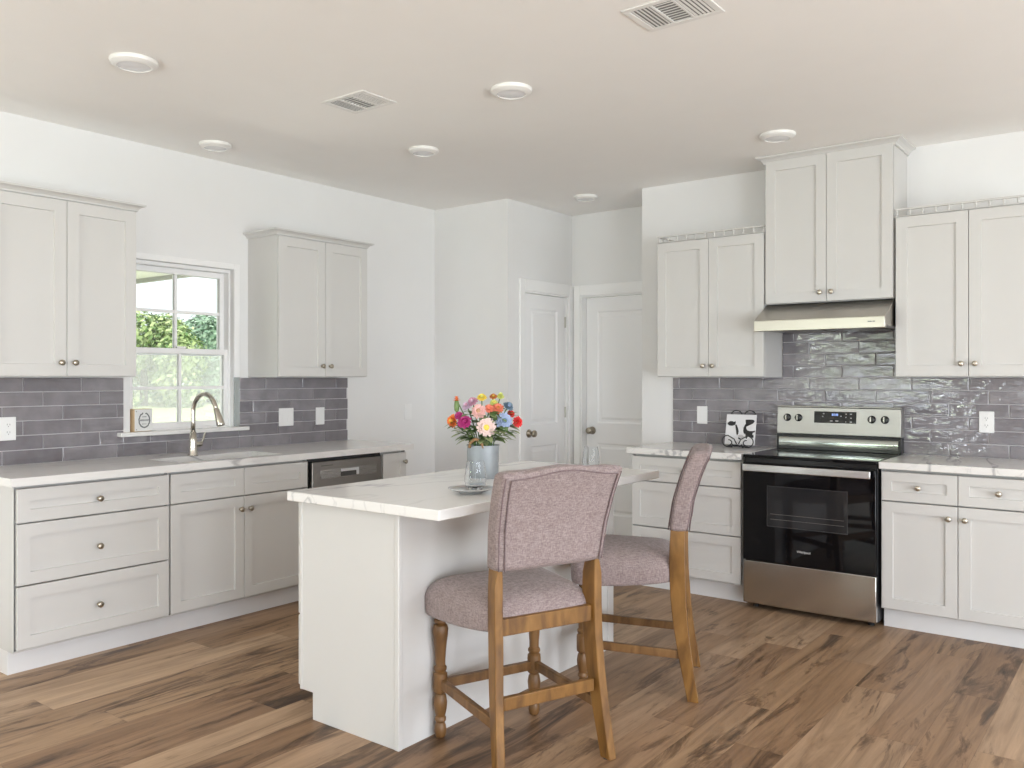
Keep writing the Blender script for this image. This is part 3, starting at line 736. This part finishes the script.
# drawers on the window side
M = Matrix.Translation((IX0-cx_, 0, 0)) @ Matrix.Rotation(-PI/2, 4, 'Z')
W2 = (IY1-IY0)/2
for s in range(2):
    u0 = -W2+.014+s*W2; u1 = u0+W2-.02
    for (a, b, kz) in ((.700, .862, .78), (.412, .692, .55), (.122, .404, .26)):
        mb = shaker(u0, u1, a, b, t=.022); mb.v = [tuple(M @ Vector(p)) for p in mb.v]
        o = obj('drawer', mb, cab_m, t)
        obj('knob', MB().lathe(KNOB, 18, M @ Matrix.Translation(((u0+u1)/2, -.022, kz)) @ Matrix.Rotation(PI/2, 4, 'X')), dknob_m, o, smooth=True)
tag(obj('island_countertop', MB().box(-2.812, -1.988, 2.182, 3.790, .876, .914), marble_m, bevel=.004), 'white veined island countertop overhanging toward the stools', 'countertop')

# ------------------------------------------------------------------ bar stools
def rring(w, t, n=40, p=.4):
    r = []
    for j in range(n):
        a = 2*PI*j/n; c, s = math.cos(a), math.sin(a)
        r.append((math.copysign(abs(c)**p, c)*w, math.copysign(abs(s)**p, s)*t))
    return r
def back_y(z):      # centre line of the rear post, side view
    pts = [(0, -.258), (.1, -.240), (.2, -.222), (.32, -.205), (.45, -.194), (.6, -.190), (.72, -.193), (.85, -.213), (.97, -.250), (1.09, -.304)]
    for (a, ya), (b, yb) in zip(pts, pts[1:]):
        if z <= b: f = (z-a)/(b-a); f = max(f, 0); return ya+(yb-ya)*f
    return pts[-1][1]
FLEG = [(.012, 0), (.019, .006), (.0235, .024), (.0215, .046), (.0165, .056), (.0165, .060), (.022, .066), (.022, .076), (.018, .082), (.0245, .110), (.0265, .135), (.0225, .160),
        (.018, .168), (.0265, .176), (.0275, .190), (.0275, .232), (.0265, .245), (.0195, .252), (.025, .260), (.025, .268), (.019, .276), (.0195, .30), (.0235, .35), (.0295, .395), (.0305, .415),
        (.0265, .428), (.0185, .434), (.0245, .442), (.0245, .450), (.018, .456), (.018, .475)]
def make_stool(label, loc, rotz):
    t = thing('bar_stool', label, 'bar stool', loc, rotz, 'mauve upholstered bar stools at the island')
    # front legs
    for sx in (-1, 1):
        obj('front_leg', MB().lathe(FLEG, 20, Matrix.Translation((sx*.212, .215, 0))), walnut_m, t, smooth='auto')
    # rear posts: foot to inside of the backrest
    for sx in (-1, 1):
        rings = []
        for i in range(19):
            z = .85*i/18; y = back_y(z); d = .023+.010*min(1, z/.4) if z < .62 else .033-.006*(z-.62)/.2
            w = .0165; x = sx*(.204+.024*max(0, 1-z/.45)**1.2)
            if z > .70: w = .011
            k = -sx*.14*(1 if z < .70 else 0)
            rings.append([(x-w-k*d, y-d, z), (x+w-k*d, y-d, z), (x+w+k*d, y+d, z), (x-w+k*d, y+d, z)])
        lg = obj('rear_leg', MB().loft(rings), oak_m, t, bevel=.003, smooth='auto')
        obj('foot_glide', MB().lathe([(.016, 0), (.016, .004)], 12, Matrix.Translation((sx*.224, back_y(0), -.001))), dark_slot, lg)
    # rails
    obj('rear_apron', MB().box(-.19, .19, -.208, -.180, .487, .546), oak_m, t, bevel=.003)
    obj('stretcher', MB().box(-.19, .19, back_y(.26)-.011, back_y(.26)+.011, .238, .283), oak_m, t, bevel=.003)
    obj('stretcher', MB().box(-.2, .2, .204, .226, .186, .222), walnut_m, t, bevel=.003)
    for sx in (-1, 1):
        y0, y1 = back_y(.19)+.01, .205
        mb = MB().loft([[(sx*.210-.011, y0, .172), (sx*.210+.011, y0, .172), (sx*.210+.011, y0, .208), (sx*.210-.011, y0, .208)],
                        [(sx*.21-.011, y1, .190), (sx*.21+.011, y1, .190), (sx*.21+.011, y1, .226), (sx*.21-.011, y1, .226)]])
        obj('stretcher', mb, walnut_m, t, bevel=.003)
    # seat cushion
    rings = []
    lev = [(.470, .955), (.474, .985), (.49, 1.0), (.535, 1.005), (.550, 1.0), (.568, .975), (.585, .93), (.600, .86), (.612, .76), (.621, .60), (.627, .40), (.630, .18)]
    for z, s in lev:
        ring = []
        for (x, y) in rring(1, 1, 48, .30):
            yy = y*.232*s+.040
            w = (.222+.066*(y+1)/2)*s
            lift = 0
            if z < .5: lift = .022*max(0, -y)          # underside rises over the rear apron
            drop = .012*(1-abs(x))*(1 if .5 < z < .6 else 0)
            ring.append((x*w, yy, z+lift+drop*0))
        rings.append(ring)
    obj('seat', MB().loft(rings), fab_m, t, smooth=True, sub=1)
    # backrest pad
    rings = []; zs = [.706, .709, .716, .74, .80, .86, .92, .97, 1.01, 1.035]
    Z0, Z1 = .706, 1.069
    def crest(u):   # top line over -1..1
        return .024*math.cos(min(1, abs(u)/.85)*PI*.5)**2 - .008 + (.006*max(0, abs(u)-.85)/.15)
    nst = 22; ring_pts = rring(1, 1, 56, .30)
    for k in range(nst+1):
        v = k/nst; ring = []
        shrink = 1.0
        e = min(v, 1-v)*(Z1-Z0)
        if e < .022: shrink = .55+.45*math.sqrt(max(0, 1-((.022-e)/.022)**2))
        sw = 1-(1-shrink)*.085
        for (x, y) in ring_pts:
            zz = Z0+(Z1-Z0)*v + crest(x)*v
            w = (.224+.026*v)*sw
            ring.append((x*w, back_y(zz)-.004+y*.044*shrink + .012*(abs(x)**2-.5)*0, zz))
        rings.append(ring)
    bk = obj('backrest', MB().loft(rings), fab_m, t, smooth=True, sub=1)
    # double piping round the back face
    for ins, hh in ((.010, .035), (.028, .0445)):
        for side_y in (-1, 1):
            path = []
            def pt(x, v):
                zz = Z0+(Z1-Z0)*v+crest(x/.24)*v
                return (x, back_y(zz)-.004+side_y*hh, zz)
            for i in range(9): v = .03+(.90-ins*.6)*i/8; path.append(pt(-(.224+.026*v-ins), v))
            for i in range(1, 20):
                v = .93-ins*.6+.0; x0 = .224+.026*v-ins; path.append(pt(-x0+2*x0*i/20, v+.012))
            for i in range(9): v = .93-ins*.6-(.90-ins*.6)*i/8; path.append(pt((.224+.026*v-ins), v))
            obj('piping', MB().tube(path, .0028, 6), pip_m, bk, smooth=True)
    return t
make_stool('mauve upholstered bar stool with its back to the room, nearest island corner', (-1.923, 2.543, 0), math.radians(68.5))
make_stool('mauve upholstered bar stool seen side-on between island and range', (-1.922, 3.445, 0), math.radians(114))

# ------------------------------------------------------------------ ceiling lights and vents
def disc_light(label, x, y, r):
    t = thing('ceiling_light', label, 'ceiling light', (x, y, ZC), 0, 'round flush ceiling lights')
    obj('rim', MB().lathe([(r*.98, -.0005), (r, -.006), (r*.97, -.016), (r*.80, -.027), (r*.70, -.028), (r*.70, -.020)], 40, cap1=False), lamp_rim, t, smooth='auto')
    obj('diffuser', MB().lathe([(r*.695, -.010), (r*.695, -.0235), (r*.5, -.027), (.002, -.029)], 40), lamp_lens, t, smooth='auto')
disc_light('round white flush ceiling light, nearest one above the left upper cabinet', -3.569, 1.955, .1)
disc_light('round white flush ceiling light close to the window wall', -4.46, 2.945, .092)
disc_light('round white flush ceiling light above the middle of the island', -2.486, 3.242, .1)
disc_light('round white flush ceiling light between small vent and pantry corner', -3.565, 3.777, .092)
disc_light('round white flush ceiling light beside the hood cabinet crown', -1.752, 4.762, .1)
disc_light('faint round ceiling light in the alcove before the white doors', -3.507, 5.499, .092)
def vent(label, x0, x1, y0, y1):
    cx, cy = (x0+x1)/2, (y0+y1)/2; a, b = (x1-x0)/2, (y1-y0)/2
    t = thing('ceiling_vent', label, 'vent', (cx, cy, ZC), 0, 'white ceiling air registers')
    f = .026
    mb = MB().box(-a, a, -b, -b+f, -.006, -.0005).box(-a, a, b-f, b, -.006, -.0005).box(-a, -a+f, -b+f, b-f, -.006, -.0005).box(a-f, a, -b+f, b-f, -.006, -.0005)
    w = (2*a-2*f)/3
    for k in (1, 2): mb.box(-a+f+k*w-.006, -a+f+k*w+.006, -b+f, b-f, -.006, -.0005)
    obj('frame', mb, vent_m, t, bevel=.002)
    obj('duct', MB().box(-a+f, a-f, -b+f, b-f, -.0012, -.0004), vent_dark, t)
    for k in range(3):
        u0 = -a+f+k*w+(.006 if k else 0); u1 = -a+f+(k+1)*w-(.006 if k < 2 else 0)
        if k == 1:
            n = 9
            for i in range(n):
                y = -b+f+(2*b-2*f)*(i+.5)/n
                obj('louver', MB().box(-(u1-u0)/2, (u1-u0)/2, -.0042, .0042, -.0006, .0006, Matrix.Translation(((u0+u1)/2, y, -.0045)) @ Matrix.Rotation(.15, 4, 'X')), vent_m, t)
        else:
            n = 5
            for i in range(n):
                x = u0+(u1-u0)*(i+.5)/n
                obj('louver', MB().box(-.0042, .0042, -b+f, b-f, -.0006, .0006, Matrix.Translation((x, 0, -.0045)) @ Matrix.Rotation(.15 if k == 0 else -.15, 4, 'Y')), vent_m, t)
vent('small white ceiling vent near the window wall', -3.36, -3.055, 2.815, 3.045)
vent('white ceiling vent cut by the top edge of picture', -1.63, -1.318, 2.80, 3.04)

# ------------------------------------------------------------------ switches and outlets
def wall_plate(name, label, cat, loc, rotz, w, h, kind):
    t = thing(name, label, cat, loc, rotz)
    obj('plate', MB().box(-w/2, w/2, -.006, 0, -h/2, h/2), white_plastic, t, bevel=.003)
    g = .046
    def rocker(u): obj('rocker', MB().prism([(-.0062, -.033), (-.0085, -.033), (-.0065, .033), (-.0062, .033)], 0, u-.0165, u+.0165), white_plastic, t)
    def duplex(u):
        for z in (-.020, .020):
            s = obj('socket', MB().lathe([(.0165, .006), (.0165, .0075)], 18, Matrix.Translation((u, 0, z)) @ Matrix.Rotation(PI/2, 4, 'X')), white_plastic, t)
            obj('slot', MB().box(u-.0075, u-.0055, -.0079, -.0075, z-.002, z+.007).box(u+.0055, u+.0075, -.0079, -.0075, z-.002, z+.006).box(u-.002, u+.002, -.0079, -.0075, z-.010, z-.006), dark_slot, s)
    if kind == 'duplex': duplex(0)
    elif kind == 'rocker': rocker(0)
    elif kind == 'rocker2': rocker(-g/2); rocker(g/2)
    elif kind == 'gfci2': duplex(g/2); rocker(-g/2)
zt = 1.106
wall_plate('wall_outlet', 'white outlet plate on grey tiles at the left edge of picture', 'outlet', (XL+.0125, 1.912, zt), R90, .122, .122, 'gfci2')
wall_plate('light_switch', 'wide white double switch plate on grey tiles right of window', 'switch', (XL+.0125, 3.700, 1.103), R90, .122, .122, 'rocker2')
wall_plate('light_switch', 'narrow white switch plate on tiles below right-hand upper cabinet', 'switch', (XL+.0125, 3.994, 1.10), R90, .078, .122, 'rocker')
wall_plate('light_switch', 'white switch plate on bare white wall beyond the tiles', 'switch', (XL+.0005, 4.893, 1.10), R90, .078, .122, 'rocker')
wall_plate('light_switch', 'white switch plate on grey tiles left of the cow tile', 'switch', (-2.561, YB-.0125, 1.113), 0, .078, .122, 'rocker')
wall_plate('wall_outlet', 'white duplex outlet on grey tiles right of the range', 'outlet', (-.817, YB-.0125, 1.118), 0, .078, .122, 'duplex')

# ------------------------------------------------------------------ cow tile on a scrolled iron easel
t = thing('tile_easel', 'black wrought iron scroll easel holding the cow tile', 'easel', (-2.232, 5.40, .914))
t.scale = (1.12, 1.12, 1.12)
def scroll(cx, cz, r, a0, a1, turns_in, y):
    pts = []
    n = 40
    for i in range(n+1):
        f = i/n; a = a0+(a1-a0)*f; rr = r*(1-.78*f)
        pts.append((cx+rr*math.cos(a), y(cz+rr*math.sin(a)), cz+rr*math.sin(a)))
    return pts
yl = lambda z: -.028
for s in (-1, 1):
    p = [(s*.006, -.052, .020), (s*.02, -.052, .048)] + [(s*(.055+.040*math.cos(PI*.75-a)), -.052, .036+.034*math.sin(PI*.75-a)*1.0) for a in [i*.3 for i in range(3, 15)]]
    p += [(s*(.055+.020*math.cos(PI*.75-a)), -.052, .028+.016*math.sin(PI*.75-a)) for a in [4.3+i*.4 for i in range(8)]]
    obj('front_scroll', MB().tube(p, .0034, 8), iron_m, t, smooth=True)
    p = [(s*.006, .035, .17), (s*.010, .036, .188)] + [(s*(.042+.034*math.cos(PI-a)), .037, .187+.026*math.sin(a)) for a in [i*.3 for i in range(1, 11)]] + [(s*(.046+.018*math.cos(-a)), .037, .187-.012*math.sin(a)+.004) for a in [i*.5 for i in range(7)]]
    obj('top_scroll', MB().tube(p, .0034, 8), iron_m, t, smooth=True)
    obj('leg', MB().tube([(s*.035, -.056, .004), (s*.035, -.056, .010), (s*.035, -.02, .010), (s*.03, .0, .012), (s*.012, .036, .17)], .0034, 8).lathe([(.006, 0), (.006, .004)], 10, Matrix.Translation((s*.035, -.056, 0))), iron_m, t, smooth=True)
obj('crossbar', MB().tube([(-.06, -.052, .009), (.06, -.052, .009)], .0034, 8).tube([(-.03, -.056, .020), (-.015, -.056, .006), (0, -.056, .018), (.015, -.056, .006), (.03, -.056, .020)], .003, 8), iron_m, t, smooth=True)
obj('rear_prop', MB().tube([(0, .036, .165), (0, .075, .004)], .0034, 8), iron_m, t, smooth=True)
ct = thing('cow_tile', 'square white tile with black painted cow face on iron easel', 'decorative tile', (-2.236, 5.379, .930))
ct.rotation_euler = (-math.radians(12), 0, 0)
H_ = .202; W_ = .206
obj('tile_body', MB().box(-W_/2, W_/2, 0, .008, 0, H_), tilewhite, ct, bevel=.002)
def poly(name, pts, m, par, y=-.0006):
    mb = MB().prism([((u-.5)*W_, v*H_) for u, v in pts], 1, y, y+.0005); return obj(name, mb, m, par)
cp = poly('cow_painting', [(.05, .70), (.12, .765), (.2, .77), (.27, .74), (.31, .78), (.33, .71), (.30, .65), (.22, .615), (.12, .62), (.06, .66)], blackpaint, ct)
for pts in ([(.31, .66), (.36, .66), (.41, .56), (.445, .45), (.44, .36), (.40, .30), (.375, .36), (.355, .46), (.33, .57)],
            [(.645, .83), (.69, .78), (.76, .82), (.84, .84), (.92, .83), (.95, .78), (.90, .71), (.82, .68), (.74, .685), (.68, .73), (.66, .69), (.63, .65), (.60, .57), (.595, .46), (.62, .38), (.68, .35), (.70, .22), (.73, .20), (.76, .27), (.80, .29), (.88, .25), (.95, .24), (.955, .32), (.90, .36), (.92, .40), (.985, .44), (.985, .48), (.93, .47), (.82, .46), (.74, .48), (.70, .53), (.685, .60), (.70, .66), (.67, .74), (.65, .78)],
            [(.44, .22), (.47, .25), (.50, .22), (.54, .21), (.56, .19), (.50, .17), (.47, .18)]):
    poly('cow_marking', pts, blackpaint, cp)
poly('cow_nose', [(.43, .30), (.48, .33), (.56, .33), (.62, .30), (.63, .25), (.56, .225), (.49, .25), (.45, .25)], mat('cow_nose_grey', (.55, .52, .52, 1), .3), cp, -.0004)

# ------------------------------------------------------------------ small wooden block sign on the window sill
t = thing('block_sign', 'small white sign with round wreath print on the stone window sill', 'sign', (XL-.004, 2.668, 1.0555), math.radians(94))
# local: front = -y
obj('wood_block', MB().box(-.056, .056, -.022, .030, 0, .132), woodblock, t, bevel=.002)
pl = obj('face_plate', MB().box(-.054, .058, -.0265, -.0225, .003, .130), plaque_m, t, bevel=.001)
wr = MB(); rng = random.Random(3)
for i in range(26):
    a = 2*PI*i/26
    if 1.25 < (a % (2*PI)) < 1.85: continue
    M = Matrix.Translation((.006+.034*math.cos(a), -.0268, .066+.042*math.sin(a))) @ Matrix.Rotation(-a+rng.uniform(-.5, .5), 4, 'Y')
    wr.box(-.0035, .0035, -.0003, .0003, -.006, .006, M)
obj('wreath_print', wr, ink_m, pl)
ln = MB()
for z, w, h in ((.086, .014, .007), (.066, .028, .011), (.044, .014, .006)):
    n = int(w/.0035)
    for i in range(n):
        u = .006-w+2*w*(i+.5)/n; hh = h*(.55+.45*rng.random())
        ln.box(u-w/n*.62, u+w/n*.62, -.0270, -.0266, z-hh/2, z+hh/2)
obj('lettering', ln, ink_m, pl)
for z in (.012, .118): obj('screw', MB().lathe([(.0028, 0), (.002, .002)], 10, Matrix.Translation((-.044, -.0265, z)) @ Matrix.Rotation(PI/2, 4, 'X')), inkdark, pl)

# ------------------------------------------------------------------ on the island: bucket vase, flowers, glasses, saucer
VX, VY, VZ = -2.486, 3.028, .914
t = thing('galvanised_bucket', 'galvanised metal bucket holding mixed flowers on the island', 'bucket', (VX, VY, VZ))
obj('body', MB().lathe([(.070, 0), (.071, .002), (.0735, .144), (.0755, .146), (.0755, .150), (.0725, .150), (.0715, .142), (.068, .006)], 48, cap1=True), galv, t, smooth='auto')
obj('seam', MB().box(-.004, .004, -.0012, .001, .004, .142, Matrix.Rotation(YAW-.05, 4, 'Z') @ Matrix.Translation((0, -.0712, 0)) @ Matrix.Rotation(.0176, 4, 'X')), galv, t)
RT = Vector((math.cos(YAW), math.sin(YAW), 0)); VW = Vector((-math.sin(YAW), math.cos(YAW), 0)); UP = Vector((0, 0, 1))
hp = []
for i in range(15):
    a = PI*i/14
    hp.append(RT*(-.028-.030*math.cos(a)) + VW*(-.066-.012*math.sin(a)) + UP*(.142+.042*math.sin(a)-.008*(i/14)))
obj('rope_handle', MB().tube(hp, .0065, 10), rope_m, t, smooth=True)

PXM = 3.916/855.5
petal_m = {}
def pm(name, col):
    if name not in petal_m: petal_m[name] = mat('petal_'+name, col, .55, noise=(60, .12))
    return petal_m[name]
PINK = pm('pink', (.80, .46, .43, 1)); BLUSH = pm('blush', (.86, .66, .62, 1)); MAG = pm('magenta', (.42, .03, .18, 1)); ORG = pm('orange', (.86, .22, .05, 1)); RED = pm('red', (.70, .03, .03, 1))
COR = pm('coral', (.74, .20, .12, 1)); BLU = pm('blue', (.34, .42, .62, 1)); YEL = pm('yellow', (.80, .62, .10, 1)); LIM = pm('lime', (.62, .66, .20, 1)); MAU = pm('mauve', (.55, .28, .38, 1))
RUST = pm('rust', (.50, .17, .04, 1)); SLATE = pm('slate', (.17, .25, .33, 1)); BRN = pm('brown', (.10, .05, .03, 1)); LAV = pm('lavender', (.60, .45, .58, 1)); TAN = pm('tan', (.48, .28, .16, 1))
def flower(label, px, py, r, petal, centre, layers=3, npet=13, depth=None, lean=None, cr=.32, cup=.25):
    """px,py: where the bloom sits as seen from the room; built on the dome of the bunch"""
    dx, dz = (px-483)*PXM, (446-py)*PXM
    R = .150
    dd = depth if depth is not None else -math.sqrt(max(.0004, R*R-dx*dx-(dz-.06)**2))*.62
    pos = RT*dx + VW*dd + UP*dz
    n = (pos - UP*.03).normalized(); n = (n*.75 - VW*.55).normalized() if lean is None else Vector(RT*lean[0]+UP*lean[1]-VW*lean[2]).normalized()
    base = Vector((VX, VY, VZ+.02)); head = Vector((VX, VY, VZ+.150)) + pos
    t = thing('cut_flower', label, 'flower', tuple(base), 0, 'cut flowers in the bucket')
    q = n.to_track_quat('Z', 'Y').to_matrix().to_4x4()
    M = Matrix.Translation(head-base) @ q
    rr = r*PXM
    mb = MB(); rng = random.Random(int(px*7+py))
    for L in range(layers):
        k = 1-.24*L; m_ = max(6, npet-2*L); lift = .10*L+cup*.3*L
        for i in range(m_):
            a = 2*PI*(i+.5*(L % 2))/m_+rng.uniform(-.08, .08); ln = rr*k*rng.uniform(.92, 1.05); w = ln*math.sin(PI/m_)*.92
            c, s = math.cos(a), math.sin(a)
            vs = []
            for (f, ww, zz) in ((.12, .35, 0), (.5, .95, .10+lift*.5), (.8, 1.0, .13+lift), (1.0, .55, .06+lift*1.1)):
                for sg in (-1, 0, 1):
                    x, y = ln*f, sg*w*ww; z = rr*(zz+.12*L - (.06 if sg == 0 else 0))
                    vs.append(M @ Vector((x*c-y*s, x*s+y*c, z)))
            fs = []
            for u in range(3):
                for v in range(2): fs.append((u*3+v, u*3+v+1, (u+1)*3+v+1, (u+1)*3+v))
            mb.add(vs, fs)
    obj('petals', mb, petal, t, smooth=True)
    zt_ = rr*(.12*layers+.04)
    obj('flower_centre', MB().lathe([(rr*cr*.9, zt_-rr*.12), (rr*cr, zt_), (rr*cr*.7, zt_+rr*.14), (rr*.02, zt_+rr*.2)], 14, M), centre, t, smooth=True)
    p0 = Vector((pos.x*.18, pos.y*.18, .0)); p1 = Vector((pos.x*.32, pos.y*.32, .145)); hp_ = head-base
    pts = [p0.lerp(p1, f) for f in (0, .5, 1)]+[p1.lerp(hp_, f)+UP*(.012*math.sin(PI*f)) for f in (.3, .6, .85)]+[hp_]
    obj('stem', MB().tube(pts, .0026, 6), stem_m, t)
    return t, p1, hp_
def leaf(par, a, d, L, w, m, droop=.3):
    """leaf from point a along direction d"""
    d = d.normalized(); side = d.cross(UP); side = side.normalized() if side.length > .05 else RT; nn = side.cross(d)
    vs = []; n = 6
    for i in range(n+1):
        f = i/n; ww = w*math.sin(PI*min(1, f*.92+.06))**.8; c = a+d*(L*f)-UP*(droop*L*f*f)
        vs += [c-side*ww, c+nn*(-.18*ww), c+side*ww]
    fs = []
    for i in range(n):
        for v in range(2): fs.append((i*3+v, i*3+v+1, (i+1)*3+v+1, (i+1)*3+v))
    obj('leaf', MB().add(vs, fs), m, par, smooth=True)
FL = [
 ('large pale pink zinnia with yellow centre at the front of bunch', 487, 427.5, 9.6, BLUSH, YEL, dict(npet=16, lean=(.05, .05, 1), cr=.42)),
 ('salmon pink zinnia with brownish centre above the pale zinnia', 479.5, 412, 7.4, PINK, TAN, dict(npet=14, lean=(-.1, .25, .95), cr=.42)),
 ('magenta zinnia on the left side of bunch', 465.5, 422.5, 7.2, MAG, MAG, dict(lean=(-.2, .45, .8), layers=4)),
 ('small magenta bloom tucked above the orange one', 459.5, 416.5, 4.6, MAG, MAG, dict(lean=(-.3, .5, .8))),
 ('orange zinnia at far left edge of bunch', 453.5, 422, 7.2, ORG, YEL, dict(lean=(-.75, .1, .6))),
 ('powder blue flower right of the pale zinnia', 504, 421.5, 8.6, BLU, SLATE, dict(npet=15, lean=(.2, .15, .9), cr=.34)),
 ('bright red zinnia at far right edge of bunch', 517.5, 423, 5.8, RED, RED, dict(lean=(.45, .1, .8), layers=4)),
 ('small dark red bloom above the bright red zinnia', 511, 415, 4.2, RED, RUST, dict(lean=(.4, .5, .7))),
 ('coral orange bloom in the upper middle of bunch', 498, 409.5, 6.2, COR, RUST, dict(lean=(.1, .5, .8))),
 ('coral red bloom beside the salmon zinnia', 489.5, 409.5, 5.0, COR, COR, dict(lean=(0, .5, .8))),
 ('rust brown bud at the top of bunch', 493.5, 398, 4.0, RUST, YEL, dict(lean=(0, .7, .6), depth=-.02)),
 ('yellow bloom at the top of bunch', 482, 399, 5.2, YEL, LIM, dict(lean=(0, .7, .6), depth=-.02)),
 ('round lime bud at the top right of bunch', 500.5, 398, 3.8, LIM, LIM, dict(lean=(.1, .7, .6), depth=0., cup=.9)),
 ('lime green bloom below the rust bud', 494, 404, 4.2, LIM, YEL, dict(lean=(0, .6, .7))),
 ('slate blue bloom behind the powder blue flower', 508, 408, 6.2, SLATE, BLU, dict(lean=(.5, .7, .4), depth=-.03)),
 ('dusty mauve bloom at the upper left of bunch', 473, 403, 5.6, MAU, LAV, dict(lean=(-.3, .6, .6), depth=-.03)),
 ('lavender bloom left of the salmon zinnia', 467.5, 407, 5.4, LAV, MAU, dict(lean=(-.4, .6, .6), depth=-.03)),
]
rng = random.Random(11)
heads = []
for lab, px, py, r, a, b, kw in FL:
    t_, p1, hp_ = flower(lab, px, py, r, a, b, **kw)
    heads.append(hp_)
    for k in range(8):
        f = rng.uniform(.0, .85); c = p1.lerp(hp_, f)
        d = Vector((hp_.x, hp_.y, 0)); d = (d.normalized() if d.length > .01 else -VW)
        d = (d + RT*rng.uniform(-.9, .9) - VW*rng.uniform(-.3, .9) + UP*rng.uniform(-.1, .7))
        leaf(t_, c, d, rng.uniform(.05, .085), rng.uniform(.012, .019), leaf_m if rng.random() < .72 else leaf2_m, rng.uniform(.1, .5))
# tall green bud at far left
t_, p1, hp_ = flower('tall green bud with orange tip standing out at left', 457, 401.5, 3.6, ORG, YEL, depth=-.02, lean=(-.05, 1, .1), cup=.9)
obj('bud', MB().lathe([(.003, -.055), (.011, -.045), (.0125, -.025), (.010, -.006), (.006, .0)], 14, Matrix.Translation(hp_)), leaf_m, t_, smooth=True)
for k in range(3): leaf(t_, p1.lerp(hp_, .3+.2*k), RT*(-1)**k+UP*.6-VW*.3, .05, .012, leaf_m)

def wine_glass(label, loc):
    t = thing('stemless_glass', label, 'glass', loc, 0, 'clear stemless glasses on the island')
    out = [(.020, 0), (.030, .002), (.039, .014), (.0435, .034), (.043, .052), (.0395, .078), (.0355, .104), (.0345, .112)]
    inn = [(.0333, .112), (.0343, .104), (.0383, .078), (.0417, .052), (.0420, .034), (.0375, .016), (.028, .008), (.002, .007)]
    obj('bowl', MB().lathe(out+inn, 40), glass_m, t, smooth='auto')
PLX, PLY = -2.192, 2.595
t = thing('saucer', 'pale grey saucer beneath the glass beside the flower bucket', 'saucer', (PLX, PLY, .914))
obj('dish', MB().lathe([(.045, 0), (.048, .006), (.062, .008), (.088, .017), (.092, .019), (.0915, .0215), (.086, .0195), (.060, .0125), (.002, .012)], 48), saucer_m, t, smooth=True)
wine_glass('clear stemless glass standing on the saucer before the bucket', (PLX+.008, PLY+.018, .9265))
wine_glass('clear stemless glass behind the nearer stool at island far end', (-2.289, 3.639, .9142))

# ------------------------------------------------------------------ outdoors seen through the window and reflected in the tiles
struct('ground_lawn', MB().add([(-60, -60, -.25), (60, -60, -.25), (60, 60, -.25), (-8.5, 60, -.25), (-8.5, -60, -.25), (-28, -60, .45), (-28, 60, .45), (-70, -60, .6), (-70, 60, .6)],
       [(4, 1, 2, 3), (5, 4, 3, 6), (7, 5, 6, 8)]), lawn_m)
struct('patio_slab', MB().box(-8.4, XL-T-.02, -3, 14, -.24, -.12), concrete)
struct('patio_slab_rear', MB().box(-6, 5, -6.5, YR-T-.02, -.24, -.06), concrete)
pr = struct('porch_roof', MB().box(-13, -7.3, -1.0, 4.98, 2.46, 2.56), soffit_m)
struct('porch_roof_edge', MB().box(-13, -7.3, 4.98, 5.04, 2.42, 2.60), fascia_m)
def tree(label, x, y, z, h, r, m, n, seed, leaf_s=.16):
    rg = random.Random(seed); t = thing('broadleaf_tree', label, 'tree', (x, y, z), 0, 'trees beyond the lawn')
    obj('trunk', MB().tube([(0, 0, -.3), (.05, 0, h*.3), (-.05, .05, h*.65)], [r*.08, r*.065, r*.03], 8), bark_m, t)
    mb = MB(); clumps = []
    for i in range(22):
        a = rg.uniform(0, 2*PI); f = rg.uniform(.12, 1.); rad = r*math.sin(PI*min(.95, .25+.65*f))*rg.uniform(.3, .95)
        clumps.append((Vector((rad*math.cos(a), rad*math.sin(a), h*f*.93)), r*rg.uniform(.30, .5)))
    for i in range(n):
        c, cr = rg.choice(clumps); d = Vector((rg.gauss(0, 1), rg.gauss(0, 1), rg.gauss(0, 1))).normalized()
        p = c+d*cr*rg.uniform(.75, 1.05)
        nn = (d+Vector((rg.uniform(-.7, .7), rg.uniform(-.7, .7), rg.uniform(-.2, .9)))).normalized(); a = nn.orthogonal().normalized(); b = nn.cross(a)
        s = leaf_s*rg.uniform(.6, 1.3)
        mb.add([p-a*s-b*s*.6, p+a*s-b*s*.4, p+a*s*.9+b*s*.6, p-a*s*.7+b*s*.6], [(0, 1, 2, 3)], rg.random())
    o = obj('crown', mb, m, t)
tree('bright yellow green tree outside the window, behind its left panes', -27.5, 15.4, .42, 2.95, 1.9, fol_a, 9000, 1, .075)
tree('mid green leafy tree outside the window, behind its middle bar', -29., 18.9, .42, 3.0, 1.9, fol_b, 9000, 2, .075)
tree('hazy blue green tree outside the window, right of the faucet', -26.5, 22.0, .40, 2.9, 1.9, fol_b, 8000, 3, .075)
tree('pale green tree outside the window, left of the other trees', -29.5, 11.6, .42, 3.0, 1.9, fol_a, 7000, 4, .075)
for i, (x, y, m) in enumerate(((-11, -13, fol_a), (-5.4, -15, fol_b), (.2, -14, fol_a), (6, -16, fol_b))):
    tree(['bright tree beyond the patio opening, first from window wall', 'darker tree beyond the patio opening, second from window wall', 'bright tree beyond the patio opening, third from window wall', 'darker tree beyond the patio opening, fourth from window wall'][i], x, y, -.25, 5.2, 2.4, m, 3200, 20+i, .2)
